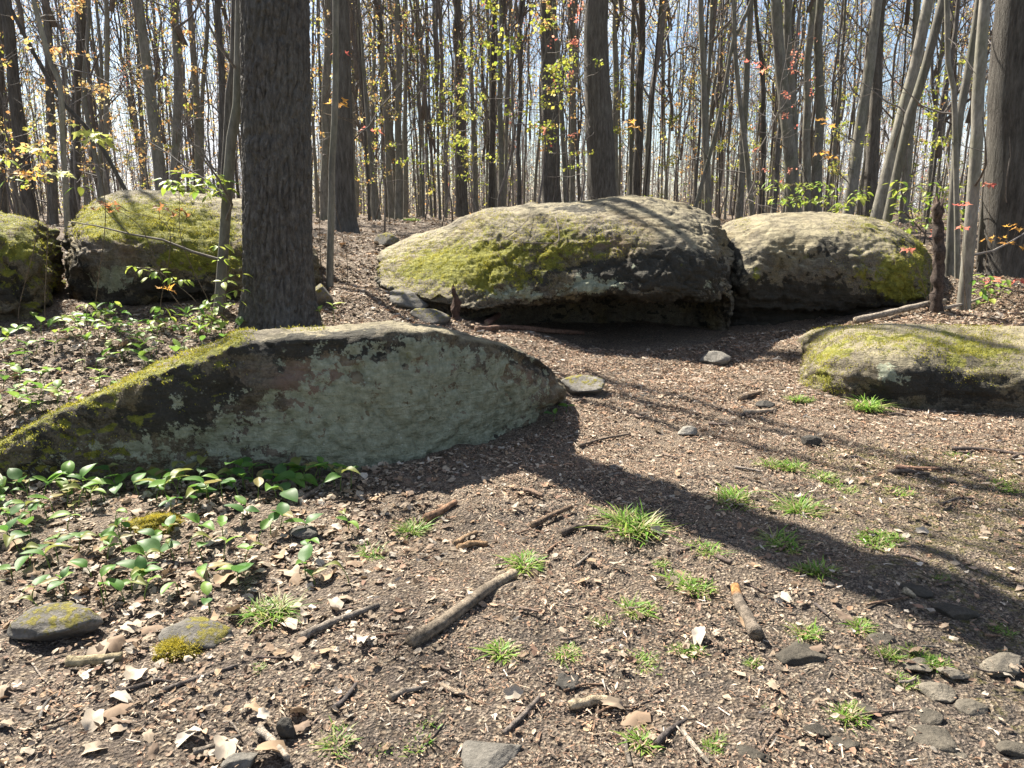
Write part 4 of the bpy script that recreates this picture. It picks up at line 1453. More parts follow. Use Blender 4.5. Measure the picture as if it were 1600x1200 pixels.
def maple_leaf(seed=0, curl=.12):
    lobes = [(-2.45, .55), (-1.85, .28), (-1.35, .85), (-.85, .40), (-.55, .62), (-.32, .48), (0, 1.05), (.32, .48), (.55, .62), (.85, .40), (1.35, .85), (1.85, .28), (2.45, .55)]
    r_ = np.random.default_rng(seed)
    pts = [(0, 0, 0)]
    ring = []
    for a, r in lobes:
        r *= r_.uniform(.85, 1.12)
        ring.append((math.sin(a) * r * .6, .35 + math.cos(a) * r * .6, 0))
    mid = [(x * .45, .35 + (y - .35) * .45, 0) for x, y, z in ring]
    v = np.array([(0, .3, 0)] + mid + ring, float)
    v[:, 2] = curl * (np.sin(v[:, 0] * 4 + seed) * np.cos(v[:, 1] * 3 + seed)) - curl * 1.2 * (v[:, 0] ** 2 + (v[:, 1] - .35) ** 2)
    n = len(ring)
    tri = [(0, 1 + i, 2 + i) for i in range(n - 1)]
    quad = [(1 + i, 1 + n + i, 2 + n + i, 2 + i) for i in range(n - 1)]
    return v, np.array(quad), np.array(tri)


def tint_mesh(name, v, f, col, var=.1, mat=None, sm=True):
    c = np.tile(np.array(col, float), (len(v), 1)) * (1 + rng.normal(0, var, (len(v), 1)) * .4)
    me = mesh(name, v, f, {'tint': np.clip(c, 0, 1)}, sm)
    me.materials.append(mat)
    return me


GREENS = [(.085, .19, .035), (.12, .23, .04), (.17, .27, .05), (.065, .15, .035)]
LEAF_OV = [tint_mesh('leaf', *oval_leaf(1, w_, fo, ar, k), c, .1, M_GREEN) for k, (w_, fo, ar, c) in enumerate([(.33, .3, .3, GREENS[0]), (.30, .35, .2, GREENS[1]), (.27, .25, .4, GREENS[2]), (.36, .2, .15, GREENS[3]), (.31, .4, .35, GREENS[1]), (.25, .5, .5, (.20, .22, .06)), (.34, .15, .3, (.055, .13, .03)), (.28, .45, .1, (.24, .21, .08))])]
LEAF_YG = [tint_mesh('leaf', *oval_leaf(1, .26, .25, .2, k), c, .1, M_GREEN) for k, c in enumerate([(.26, .34, .05), (.20, .31, .05), (.32, .36, .07)])]


def maple_mesh(seed, col, curl=.25):
    v, q, t = maple_leaf(seed, curl)
    return tint_mesh('leaf', v, [q, t], col, .12, M_TREELEAF)


MAP_YG = [maple_mesh(k, (.36, .38, .10)) for k in range(2)]
MAP_OR = [maple_mesh(5 + k, c) for k, c in enumerate([(.50, .28, .06), (.46, .24, .06)])]
MAP_RD = [maple_mesh(8 + k, c) for k, c in enumerate([(.50, .13, .10), (.46, .18, .12)])]
MAP_BR = [maple_mesh(11 + k, c, .4) for k, c in enumerate([(.30, .13, .05), (.26, .12, .05)])]

_stem_cache = {}


def stem_obj(root, pts, r=.003, col=(.16, .22, .06), name='stem'):
    v, q, t = tube(np.array(pts), np.linspace(r, r * .5, len(pts)), 5)
    me = tint_mesh('stem', v, [q, t], col, .05, M_GREEN)
    return obj(name, me, None, root)


def stem_proto(h, bend):
    k = (round(h, 2), round(bend, 2))
    if k not in _stem_cache:
        z = np.linspace(0, h, 4)
        v, q, t = tube(np.stack([bend * (z / h) ** 2 * h, z * 0, z], 1), np.linspace(.0032, .0018, 4), 5)
        _stem_cache[k] = tint_mesh('stem', v, [q, t], (.15, .22, .06), .05, M_GREEN)
    return _stem_cache[k]


def ground_plant(p, size, nl, lab, grp, leaves=LEAF_OV, tall=1.0, name='leafy_plant'):
    root = thing(name, lab, 'plant', p, (0, 0, random.uniform(0, 6.28)), grp)
    h = random.choice([.05, .07, .09]) * tall
    b = random.choice([.15, .3])
    obj('stem', stem_proto(h, b), None, root)
    a0 = random.uniform(0, 6.28)
    for i in range(nl):
        a = a0 + i * (2.4 if nl > 2 else 2.8) + random.uniform(-.4, .4)
        s = size * random.uniform(.55, 1.2)
        zz = h * (1 - .22 * i / max(1, nl))
        obj('leaf', random.choice(leaves), None, root, (b * (zz / h) ** 2 * h, 0, zz), (random.uniform(-.15, .75), random.uniform(-.3, .3), a), (s, s, s))
    return root


def scatter_plants(polys, n, size, lab, grp, nl=(1, 2, 3), mind=.055, **kw):
    """polys: pixel boxes with weights"""
    pts, got, t = [], 0, 0
    while got < n and t < n * 40:
        t += 1
        bx = random.choices(polys, [b[4] for b in polys])[0]
        p = gpt(random.uniform(bx[0], bx[2]), random.uniform(bx[1], bx[3]))
        if rock_top(p[0], p[1]) > p[2] + .04:
            continue
        if any((p[0] - q[0]) ** 2 + (p[1] - q[1]) ** 2 < mind ** 2 for q in pts):
            continue
        pts.append(p)
        ground_plant(p, size * random.uniform(.8, 1.25), random.choice(nl), lab, grp, **kw)
        got += 1


scatter_plants([(-30, 765, 180, 800, 1), (150, 755, 480, 790, 2.6), (380, 745, 560, 775, 1.4)], 66, .11, 'broad-leaved green plant in the row along the foot of the lichen boulder', 'green plants along the foot of the lichen boulder', tall=1.3)
scatter_plants([(0, 800, 330, 960, 3), (300, 800, 560, 930, 1), (0, 740, 120, 830, 1)], 75, .09, 'small oval-leaved green plant in the sunny litter at lower left', 'green plants in the litter at lower left')
scatter_plants([(0, 530, 330, 640, 3), (200, 500, 380, 570, 1.5), (40, 490, 200, 540, 1), (-60, 600, 110, 660, 1)], 115, .11, 'small green plant on the leafy bank above the lichen boulder', 'green plants on the leafy bank', tall=1.4, leaves=LEAF_OV[1:3] + LEAF_YG[:2])
ground_plant(gpt(885, 645), .10, 3, 'single green plant at the right tip of the lichen boulder', None)
ground_plant(gpt(865, 662), .09, 2, 'two-leaved green plant under the right tip of the lichen boulder', None)
for (px, py, lab) in [(1335, 612, 'pale three-leaved seedling at the foot of the low right boulder'), (1485, 635, 'thin seedling before the dark face of the low right boulder'), (505, 512, 'green plant at the right foot of the thick trunk'), (522, 505, 'second green plant right of the thick trunk foot'), (1540, 480, 'green plant behind the low right boulder'), (1520, 495, 'leafy plant on the litter right of the stump'), (1565, 470, 'green plant below the ridged right-edge trunk')]:
    ground_plant(gpt(px, py), .11, 3, lab, None, leaves=LEAF_YG, tall=2.0)


def seedling(lab, pts, Y, leafset, size, clusters, cat='seedling', name='maple_seedling', nper=5, r=.006, grp=None, spread=.07, stemcol=(.20, .15, .10)):
    """a thin woody stem through measured pixels with leaf clusters at others"""
    W = np.array([at(px, py, Y) for px, py in pts])
    gz = float(G(W[0][0], W[0][1]))
    b = W[0].copy()
    b[2] = gz - .02
    path = np.concatenate([b[None], W]) if W[0][2] > gz + .05 else np.concatenate([b[None], W[1:]])
    cr_ = crom(path[:, None, :], [6] * (len(path) - 1))[:, 0]
    root = thing(name, lab, cat, b, group=grp)
    v, q, t = tube(cr_ - b, np.linspace(r, r * .35, len(cr_)), 6)
    stm_ = obj('stem', tint_mesh('stem', v, [q, t], stemcol, .05, M_WOOD), None, root)
    for (px, py) in clusters:
        c = at(px, py, Y + random.uniform(-.12, .12)) - b
        near = cr_[np.argmin(np.linalg.norm(cr_ - b - c, axis=1))] - b
        if np.linalg.norm(near - c) > .03:
            v, q, t = tube(np.array([near, near * .5 + c * .5 + np.array([0, 0, .015]), c]), [r * .5, r * .4, r * .25], 4)
            obj('twig', tint_mesh('twig', v, [q, t], stemcol, .05, M_WOOD), None, stm_)
        for i in range(nper):
            a = i * 6.28 / nper + random.uniform(-.5, .5)
            s = size * random.uniform(.7, 1.2)
            off = np.array([math.cos(a), math.sin(a), random.uniform(-.3, .5)]) * spread * random.uniform(.1, 1)
            obj('leaf', random.choice(leafset), None, root, c + off, (random.uniform(-.9, .15), random.uniform(-.3, .3), a - 1.57), (s, s, s))
    return root


seedling('bright yellow-green leafy seedling rising above the left boulder', [(330, 480), (285, 380), (280, 300)], 7.35, LEAF_YG, .12, [(265, 283), (290, 272), (315, 280), (335, 275), (350, 285), (310, 298), (330, 305), (280, 292), (345, 300), (270, 295), (300, 290), (322, 290)], nper=6)
seedling('seedling with two drooping yellow-green whorls, nearest the left edge', [(70, 480), (75, 330), (60, 240)], 6.6, MAP_YG, .13, [(55, 232), (92, 270)])
seedling('seedling holding a pale yellow-green whorl before the orange leaves', [(150, 470), (165, 330), (145, 215)], 6.9, MAP_YG, .15, [(145, 208), (135, 200), (155, 213)])
seedling('seedling with brownish young leaves low at the left', [(30, 480), (60, 350), (42, 275)], 6.7, MAP_OR, .11, [(45, 272), (40, 265)])
seedling('green-leaved twig at the left edge', [(-20, 470), (-5, 360), (10, 270)], 6.6, LEAF_YG, .10, [(10, 250), (18, 282), (125, 292)], nper=3)
seedling('red-brown leaved twig leaning over the left boulder', [(250, 480), (265, 360), (200, 330)], 7.1, MAP_BR, .10, [(165, 312), (172, 318), (155, 322), (248, 318), (270, 325), (282, 330)], nper=3)
seedling('bare arching twig with a brown leaf over the mossy left boulder', [(300, 500), (255, 440), (215, 350), (120, 300)], 6.9, MAP_OR, .12, [(258, 445)], nper=3)
seedling('green leafy seedling in front of the left boulder', [(320, 510), (305, 470), (250, 425)], 6.7, LEAF_YG, .085, [(225, 420), (245, 425), (270, 435), (285, 440), (210, 418), (235, 433)], nper=4)
seedling('leafy green bush at the left foot of the thick trunk', [(345, 525), (350, 480), (360, 400)], 6.6, LEAF_YG, .095, [(330, 470), (345, 460), (365, 475), (335, 490), (355, 500), (372, 455), (350, 440), (320, 500), (368, 430), (342, 385), (350, 405)], nper=4)
seedling('low green bush between the left boulder and the thick trunk', [(310, 520), (320, 490), (335, 470)], 6.5, LEAF_YG + LEAF_OV[:2], .085, [(300, 480), (315, 495), (330, 480), (340, 505), (310, 510), (325, 515)], nper=4)
seedling('bushy green seedling before the dark cleft of the left boulders', [(180, 520), (178, 500), (176, 470)], 6.5, LEAF_YG + LEAF_OV[:2], .09, [(165, 500), (185, 490), (175, 475), (195, 505), (160, 485), (180, 510)], nper=5)
seedling('bushy green seedling under the lichen patch of the left boulder', [(250, 520), (252, 500), (255, 480)], 6.5, LEAF_YG + LEAF_OV[:2], .09, [(240, 500), (262, 495), (250, 480), (270, 510), (235, 512), (255, 512)], nper=5)
seedling('white-green sprig before the dark foot of the left boulder', [(135, 500), (136, 488), (137, 478)], 6.5, LEAF_YG, .10, [(137, 475)], nper=4)
seedling('pale green sprig left of the white-green sprig', [(100, 512), (100, 500), (100, 490)], 6.5, LEAF_OV, .10, [(92, 498), (105, 495), (115, 500)], nper=3)
seedling('yellow whorl hanging before the flared dark trunk', [(540, 390), (512, 260), (528, 160)], 9.0, MAP_OR, .14, [(528, 157), (530, 158)], nper=4)
seedling('slender twig with a red leaf beside the flared dark trunk', [(500, 380), (500, 200), (532, 82)], 9.0, MAP_RD, .10, [(532, 78), (570, 200), (582, 198)], nper=2)
seedling('bright green bush behind the pale-topped boulder', [(1245, 335), (1245, 310), (1245, 290)], 11.2, LEAF_YG, .095, [(1205 + (i * 37) % 95, 285 + (i * 23) % 45) for i in range(24)], nper=5, spread=.12, cat='shrub', name='leafy_shrub')
seedling('wide light green bush behind the rotten stump', [(1440, 350), (1440, 320), (1445, 290)], 10.8, LEAF_YG, .12, [(1400 + (i * 41) % 120, 285 + (i * 29) % 75) for i in range(24)], nper=5, spread=.12, cat='shrub', name='leafy_shrub')
seedling('low pale green shrub right of the bright green bush', [(1340, 335), (1338, 320), (1335, 300)], 11.4, LEAF_YG, .12, [(1310 + (i * 31) % 60, 295 + (i * 17) % 38) for i in range(9)], nper=5, spread=.11, cat='shrub', name='leafy_shrub')
seedling('green leafy plant at the foot of the ridged right-edge trunk', [(1548, 480), (1545, 460), (1545, 440)], 8.6, LEAF_YG + LEAF_OV[1:3], .11, [(1525, 440), (1540, 432), (1555, 445), (1565, 455), (1535, 460), (1550, 465), (1570, 440), (1528, 452)], nper=4, cat='shrub', name='leafy_shrub')
for (px, py, bx, lab) in [(1465, 358, 1450, 'red-leaved seedling in front of the rotten stump top'), (1505, 352, 1508, 'red-leaved seedling before the stoutest stem of the clump'), (1420, 385, 1455, 'faint red seedling against the pale-topped boulder'), (1547, 433, 1535, 'red-leaved seedling by the green plant at right'), (1590, 433, 1600, 'red-leaved seedling at the right edge'), (1548, 283, 1530, 'red-leaved seedling high between the clump and the ridged trunk'), (1500, 318, 1512, 'upper red whorl on a seedling at the stem clump')]:
    seedling(lab, [(bx, 490), (px * .5 + bx * .5, 430), (px, py)] if py < 425 else [(bx, 500), (px, py + 20), (px, py)], 8.2, MAP_RD, .12, [(px, py)], nper=4, r=.004, spread=.03)
seedling('orange-leaved twig reaching in from the right edge', [(1620, 480), (1615, 400), (1560, 372)], 8.0, MAP_OR, .085, [(1560, 368), (1580, 350), (1592, 352), (1575, 378), (1598, 380), (1545, 370)], nper=3, r=.004)
for (px, py, bx, lab, st_) in [(985, 187, 1000, 'amber whorl on a twig high over the overhang boulder', MAP_OR), (1285, 185, 1290, 'amber leaves on a twig right of the stout fork', MAP_OR), (1180, 95, 1190, 'red leaves on a twig over the notch', MAP_RD), (1285, 235, 1300, 'single amber leaf twig above the bright green bush', MAP_OR)]:
    seedling(lab, [(bx, 330), (bx, 260), (px, py)], 11.0, st_, .12, [(px, py), (px + 12, py + 8)], nper=4, r=.005)


# ------------------------------------------------------------------ stumps, sticks, bark
def wood_obj(name, lab, cat, pts, r0, r1, col, endcol=None, grp=None, sides=10, n=14, rough=.12, jag=0.0):
    P = np.array(pts, float)
    cr_ = crom(P[:, None, :], [max(2, n // (len(P) - 1))] * (len(P) - 1))[:, 0]
    m = len(cr_)
    o0 = cr_[0].copy()
    v, q, t = tube(cr_ - o0, np.linspace(r0, r1, m), sides)
    c = np.repeat(cr_ - o0, sides, 0)
    rr = v[:len(c)] - c
    rr *= (1 + rough * 2 * fbm((v[:len(c)] + o0) * (1.1 / max(r0, .004)) * .5, 3))[:, None]
    v[:len(c)] = c + rr
    if jag:
        rj = np.random.default_rng(5)
        up_ = rj.uniform(-.3, 1, sides) * jag
        v[len(c) - sides:len(c), 2] += up_
        v[len(c) - 2 * sides:len(c) - sides, 2] += up_ * .5
        v[-1, 2] -= jag * .8
    tt = np.tile(np.array(col, float), (len(v), 1))
    s_ = np.repeat(np.linspace(0, 1, m), sides)
    tt[:len(c)] *= (1 + .35 * fbm((v[:len(c)] + o0) * 30, 2))[:, None]
    if endcol is not None:
        k = s_ > .8
        tt[:len(c)][k] = endcol
        tt[-1] = endcol
    tt[-2] = np.array([.30, .23, .15])
    me = mesh(name, v, [q, t], {'tint': np.clip(tt, 0.01, 1)})
    o = obj(name, me, M_WOOD, None, o0)
    tag(o, lab, cat, grp)
    return o


def stick(lab, pix, wpx, col=(.20, .165, .13), endcol=None, taper=.6, lift=.9, grp=None, cat='stick', name='stick'):
    P = [gpt(*p) for p in pix]
    dep = np.mean([p[1] * cp_ + (CAM_Z - p[2]) * sp_ for p in P])
    r = wpx * dep / FPX / 2
    for p in P:
        p[2] += r * lift
    return wood_obj(name, lab, cat, P, r, r * taper, col, endcol, grp)


stick('thick mottled broken branch, longest in the middle foreground', [(640, 1016), (690, 985), (742, 945), (772, 925), (803, 908)], 21, (.26, .21, .155), (.46, .37, .26), .8)
stick('short thick stick with an orange broken end', [(1182, 1005), (1166, 975), (1155, 950), (1147, 927)], 21, (.22, .18, .14), (.48, .24, .09), .75)
stick('grey stick pointing up right at the bottom centre', [(787, 1158), (815, 1128), (846, 1092)], 11, (.20, .165, .14), None, .7)
stick('long pale branch lying behind the low right boulder', [(1335, 512), (1390, 500), (1440, 488), (1475, 480)], 11, (.34, .29, .23), None, .7, 2.0)
stick('pale curved twig right of the stump foot', [(1475, 490), (1520, 478), (1558, 462)], 6, (.36, .31, .25), None, .5, 2.5)
stick('brown stick right of centre above the grass', [(832, 826), (862, 812), (893, 797)], 11, (.22, .15, .10))
stick('dark bent stick left of the largest grass tuft', [(876, 842), (905, 828), (950, 830)], 11, (.12, .09, .07))
stick('orange-brown bark stick under the lichen boulder, upper of two', [(665, 820), (690, 804), (712, 792)], 14, (.34, .20, .12))
stick('short orange bark stick below the upper one', [(718, 862), (740, 856), (762, 856)], 13, (.38, .24, .13))
stick('curled brown bark stick right of the two-tuft grass', [(712, 855), (728, 845), (745, 838)], 11, (.33, .22, .13))
stick('long grey stick in the lower left litter', [(255, 1088), (310, 1065), (372, 1046)], 9, (.17, .14, .12))
stick('dark stick left of the long grey stick', [(182, 1092), (215, 1078), (248, 1068)], 10, (.13, .105, .09))
stick('pale stick at the bottom left', [(303, 1186), (335, 1175), (376, 1163)], 12, (.30, .25, .20))
stick('forked pale root piece beside the black stone', [(405, 1150), (428, 1168), (450, 1195)], 15, (.36, .31, .25))
stick('black stick at the bottom left of centre', [(520, 1118), (540, 1098), (556, 1075)], 10, (.10, .085, .08))
stick('pale thick stick pair left of centre, lower', [(610, 1096), (635, 1086), (660, 1082)], 12, (.28, .235, .19))
stick('pale stick near the bottom centre', [(690, 1075), (710, 1086), (726, 1094)], 10, (.36, .28, .20))
stick('weathered bark strip below the grass at left centre', [(470, 1002), (520, 978), (592, 952)], 14, (.32, .27, .22))
stick('bleached wood chip with dark end at bottom centre right', [(890, 1116), (925, 1106), (950, 1106)], 16, (.50, .40, .27), None, .8)
stick('thin twig trailing from the bleached wood chip', [(948, 1108), (985, 1106), (1015, 1100)], 5, (.28, .22, .17))
stick('dark stick crossing at the bottom right of centre', [(1025, 1172), (1045, 1150), (1072, 1130)], 12, (.12, .10, .09))
stick('curved thin stick at the bottom centre right', [(985, 1203), (978, 1170), (990, 1140)], 8, (.20, .17, .14))
stick('pale slanted stick at the bottom right of centre', [(1065, 1150), (1085, 1172), (1110, 1203)], 9, (.36, .31, .25))
stick('bark strip on the path below the charcoal pebble', [(1160, 648), (1185, 647), (1212, 645)], 9, (.46, .36, .26))
stick('brown bark piece above the charcoal pebble', [(1155, 628), (1172, 622), (1188, 617)], 9, (.22, .16, .11))
stick('thin dark stick at the right edge of the path', [(1485, 706), (1540, 708), (1602, 716)], 8, (.13, .10, .085))
stick('dark curved stick above the right grass patch', [(1385, 742), (1420, 740), (1452, 746)], 8, (.15, .115, .09))
stick('reddish bark strip on the right path', [(1398, 735), (1430, 737), (1470, 738)], 8, (.36, .21, .14))
stick('short stick in the shaded soil right of centre', [(1120, 875), (1130, 880), (1142, 886)], 11, (.20, .15, .12))
stick('small pale stump of stick in the dark right soil', [(1413, 928), (1420, 933), (1428, 938)], 12, (.40, .34, .24))
stick('wood strip with yellow tint in the lower left', [(108, 1047), (150, 1040), (192, 1035)], 18, (.40, .33, .20), None, .8)
stick('thin grey twig upright at lower left', [(60, 1130), (75, 1105), (100, 1085)], 6, (.22, .2, .18))
stick('reddish root across the dark ground before the overhang', [(745, 520), (800, 517), (870, 522), (912, 524)], 10, (.20, .12, .085), None, .7)
stick('slanting dead root at the left of the overhang', [(760, 512), (775, 500), (792, 488)], 11, (.17, .095, .07))
stick('long twig crossing the sunny path left side', [(905, 700), (940, 690), (985, 680)], 6, (.25, .19, .14))
stick('brown stick at the edge of the lichen boulder shade', [(820, 770), (832, 775), (848, 782)], 10, (.25, .17, .12))
stick('stick in the shade right of the green plants', [(455, 795), (480, 780), (505, 765)], 10, (.26, .20, .15))
for k in range(110):
    px, py = random.uniform(40, 1580), random.uniform(650, 1190)
    p = gpt(px, py)
    if rock_top(p[0], p[1]) > p[2] + .03:
        continue
    a = random.gauss(.2, .7)
    L = random.uniform(18, 65) * (.5 + (py - 600) / 600)
    q = (px + L * math.cos(a), py - L * .5 * math.sin(a))
    g_ = gpt(*q)
    if rock_top(g_[0], g_[1]) > g_[2] + .03:
        continue
    c = random.choice([(.16, .12, .10), (.24, .18, .14), (.32, .27, .22), (.11, .09, .08), (.28, .18, .12)])
    stick('thin fallen twig lying loose on the ground', [(px, py), ((px + q[0]) / 2, (py + q[1]) / 2 + random.uniform(-5, 5)), q], random.uniform(3, 6.5), c, None, .5, 1.2, 'thin fallen twigs', 'twig', 'fallen_twig')

# rotten stump and small stub
b = gpt(1468, 488)
wood_obj('rotten_stump', 'tall thin rotten stump standing right of the pale-topped boulder', 'stump', [b - np.array([0, 0, .1]), at(1466, 420, b[1]), at(1466, 360, b[1]), at(1465, 318, b[1])], .06, .05, (.085, .062, .05), (.12, .085, .065), sides=14, n=36, rough=.30, jag=.10)
b = gpt(712, 500)
wood_obj('rotten_stump', 'small red-brown rotten stub before the mossy left flank of the overhang boulder', 'stump', [b - np.array([0, 0, .05]), at(712, 480, b[1]), at(712, 462, b[1]), at(709, 450, b[1])], .075, .022, (.10, .062, .048), None, sides=12, n=18, rough=.5, jag=.06)
# vine twig across the overhang boulder
P = [at(868, 340, 8.55), at(873, 360, 8.35), at(871, 378, 8.22), at(850, 380, 8.2), at(815, 378, 8.25), at(786, 372, 8.45)]
wood_obj('vine_twig', 'thin bare vine draped over the face of the overhang boulder', 'twig', P, .009, .004, (.22, .18, .15), sides=6, n=30)
P = [at(786, 372, 8.40), at(800, 365, 8.42), at(822, 345, 8.65), at(830, 325, 9.0)]
wood_obj('vine_twig', 'second thin vine climbing to the top of the overhang boulder', 'twig', P, .006, .003, (.22, .18, .15), sides=6, n=24)


# ------------------------------------------------------------------ grass tufts
def tuft_mesh(seed, n, h, spread, cols):
    """a ragged patch: a few uneven clumps, bent blades, some of them dead"""
    r_ = np.random.default_rng(seed)
    cen = r_.normal(0, spread * .23, (r_.integers(4, 8), 2))
    cs = r_.uniform(.35, 1.1, len(cen))
    v, f, c = [], [], []
    for i in range(n):
        k = r_.integers(0, len(cen))
        a = r_.uniform(0, 6.28)
        rad = spread * .32 * cs[k] * math.sqrt(r_.random())
        if r_.random() < .2:
            rad *= 1.7
        x, y = cen[k, 0] + math.cos(a) * rad, cen[k, 1] + math.sin(a) * rad
        oa = a + r_.normal(0, 1.0)
        L = h * cs[k] * r_.uniform(.35, 1.35)
        out = r_.uniform(.35, 1.45)
        w_ = r_.uniform(.0018, .0040)
        px_, py_ = -math.sin(oa) * w_, math.cos(oa) * w_
        b = len(v)
        for t, ww in ((0, 1), (.4, .9), (.75, .6)):
            ox = out * L * t ** 1.6 * .8
            zz = L * (t - .42 * out * t * t)
            cx, cy = x + math.cos(oa) * ox, y + math.sin(oa) * ox
            v += [(cx + px_ * ww, cy + py_ * ww, zz), (cx - px_ * ww, cy - py_ * ww, zz)]
        ox = out * L * .8
        v.append((x + math.cos(oa) * ox, y + math.sin(oa) * ox, L * (1 - .42 * out)))
        f += [(b, b + 1, b + 3), (b, b + 3, b + 2), (b + 2, b + 3, b + 5), (b + 2, b + 5, b + 4), (b + 4, b + 5, b + 6)]
        cc = np.array(cols[r_.integers(0, len(cols))]) * r_.uniform(.7, 1.25)
        if r_.random() < .16:
            cc = np.array([.36, .30, .18]) * r_.uniform(.7, 1.2)
        c += [cc] * 7
    me = mesh('blades', np.array(v), np.array(f), {'tint': np.array(c)}, True)
    me.materials.append(M_GRASS)
    return me


GC = [(.10, .22, .025), (.14, .28, .035), (.18, .30, .045), (.22, .29, .06), (.28, .28, .10)]
TK = [(380, .13, .16), (260, .09, .14), (280, .075, .14), (130, .065, .11), (600, .035, .16)]
TUFT = [[tuft_mesh(300 + k * 10 + q, n, h, s_, GC) for q in range(3)] for k, (n, h, s_) in enumerate(TK)]
TL = [(985, 835, 108, 0, 'largest grass tuft, right of centre'), (1235, 798, 80, 0, 'grass tuft second largest, right of the largest one'), (820, 878, 90, 1, 'grass tuft left of the largest one, above the long branch'), (645, 835, 60, 0, 'upright grass tuft beside the orange bark sticks'),
      (585, 868, 52, 1, 'grass tuft left of the upright tuft by the bark sticks'), (430, 970, 85, 0, 'tall grass tuft in the litter at left'), (780, 1015, 85, 1, 'grass tuft right of the long mottled branch'), (885, 1018, 52, 2, 'small dense grass tuft right of the branch tuft'),
      (1080, 1018, 48, 2, 'small dense tuft left of the orange-ended stick'), (1015, 1042, 62, 2, 'dense grass tuft left of the orange-ended stick, lower'), (995, 960, 64, 1, 'grass tuft below the largest one'), (1090, 918, 75, 2, 'flat grass tuft above the orange-ended stick'),
      (1265, 895, 80, 1, 'shaded grass tuft right of the orange-ended stick'), (1205, 850, 80, 1, 'dark shaded grass tuft in the right shade band'), (1145, 780, 80, 2, 'low grass tuft right behind the largest one'), (1100, 862, 60, 1, 'thin shaded tuft just right of the largest one'),
      (1232, 728, 64, 2, 'grass tuft below the dark angular stone'), (1298, 752, 52, 2, 'grass tuft right of the one below the dark angular stone'), (1258, 990, 56, 1, 'grass tuft right of the orange-ended stick end'), (1345, 978, 64, 1, 'spreading grass tuft in the right soil'),
      (1380, 1025, 48, 2, 'grass tuft left of the bright lower-right tuft'), (1462, 1035, 60, 2, 'bright grass tuft near the pale lower-right stones'), (1416, 1068, 44, 3, 'spiky grass tuft above the small black stone'), (1325, 1113, 62, 2, 'grass tuft above the dark lower-right stones'),
      (1000, 1150, 80, 1, 'loose grass tuft at the bottom right of centre'), (1120, 1172, 46, 2, 'green grass tuft at the bottom edge right of centre'), (1212, 1118, 36, 3, 'tiny grass sprout in the lower right soil'), (525, 1165, 68, 1, 'grass tuft at the bottom left of centre'),
      (632, 1158, 100, 4, 'bright flat clump of moss-like grass at the bottom'), (1365, 640, 72, 0, 'grass tuft under the low right boulder'), (1255, 628, 48, 1, 'grass tuft at the left end of the low right boulder'), (1470, 912, 34, 2, 'small dark tuft in the right shade'),
      (1500, 715, 40, 3, 'tiny tuft on the path right of the dark angular stone'), (1180, 1038, 36, 3, 'tiny tuft at the end of the orange-ended stick'), (1582, 765, 70, 4, 'yellow-green moss-grass patch at the right edge'), (1380, 845, 90, 4, 'yellow-green moss-grass patch on the right path'), (1400, 770, 46, 3, 'sparse sprout on the right path'), (1250, 625, 40, 3, 'short sprout beside the low right boulder tuft'), (935, 975, 36, 3, 'pale sprout left of the tuft below the largest'), (610, 402, 30, 2, 'grass patch on the upper path by the overhang boulder'), (620, 460, 40, 3, 'grass sprout on the mossy ledge'), (640, 345, 30, 2, 'grass patch beside the far mossy rock'), (405, 1045, 26, 3, 'tiny sprout in the lower left litter'), (1325, 770, 40, 3, 'sprout between the two right grass tufts'), (1560, 985, 40, 3, 'sprout in the dark soil near the right edge'), (1510, 870, 40, 4, 'small moss-grass spot in the right soil'), (1040, 880, 40, 3, 'thin sprout below the largest tuft')]
for (px, py, wpx, k, lab) in TL:
    p = gpt(px, py)
    dep = p[1] * cp_ + (CAM_Z - p[2]) * sp_
    s = 1.25 * wpx * dep / FPX / (.30, .25, .26, .20, .28)[k]
    o = obj('grass_tuft', random.choice(TUFT[k]), None, None, p - np.array([0, 0, .004]), (0, 0, random.uniform(0, 6.28)), (s, s, s * random.uniform(.42, .65)))
    tag(o, lab, 'grass', 'grass tufts on the trodden ground')


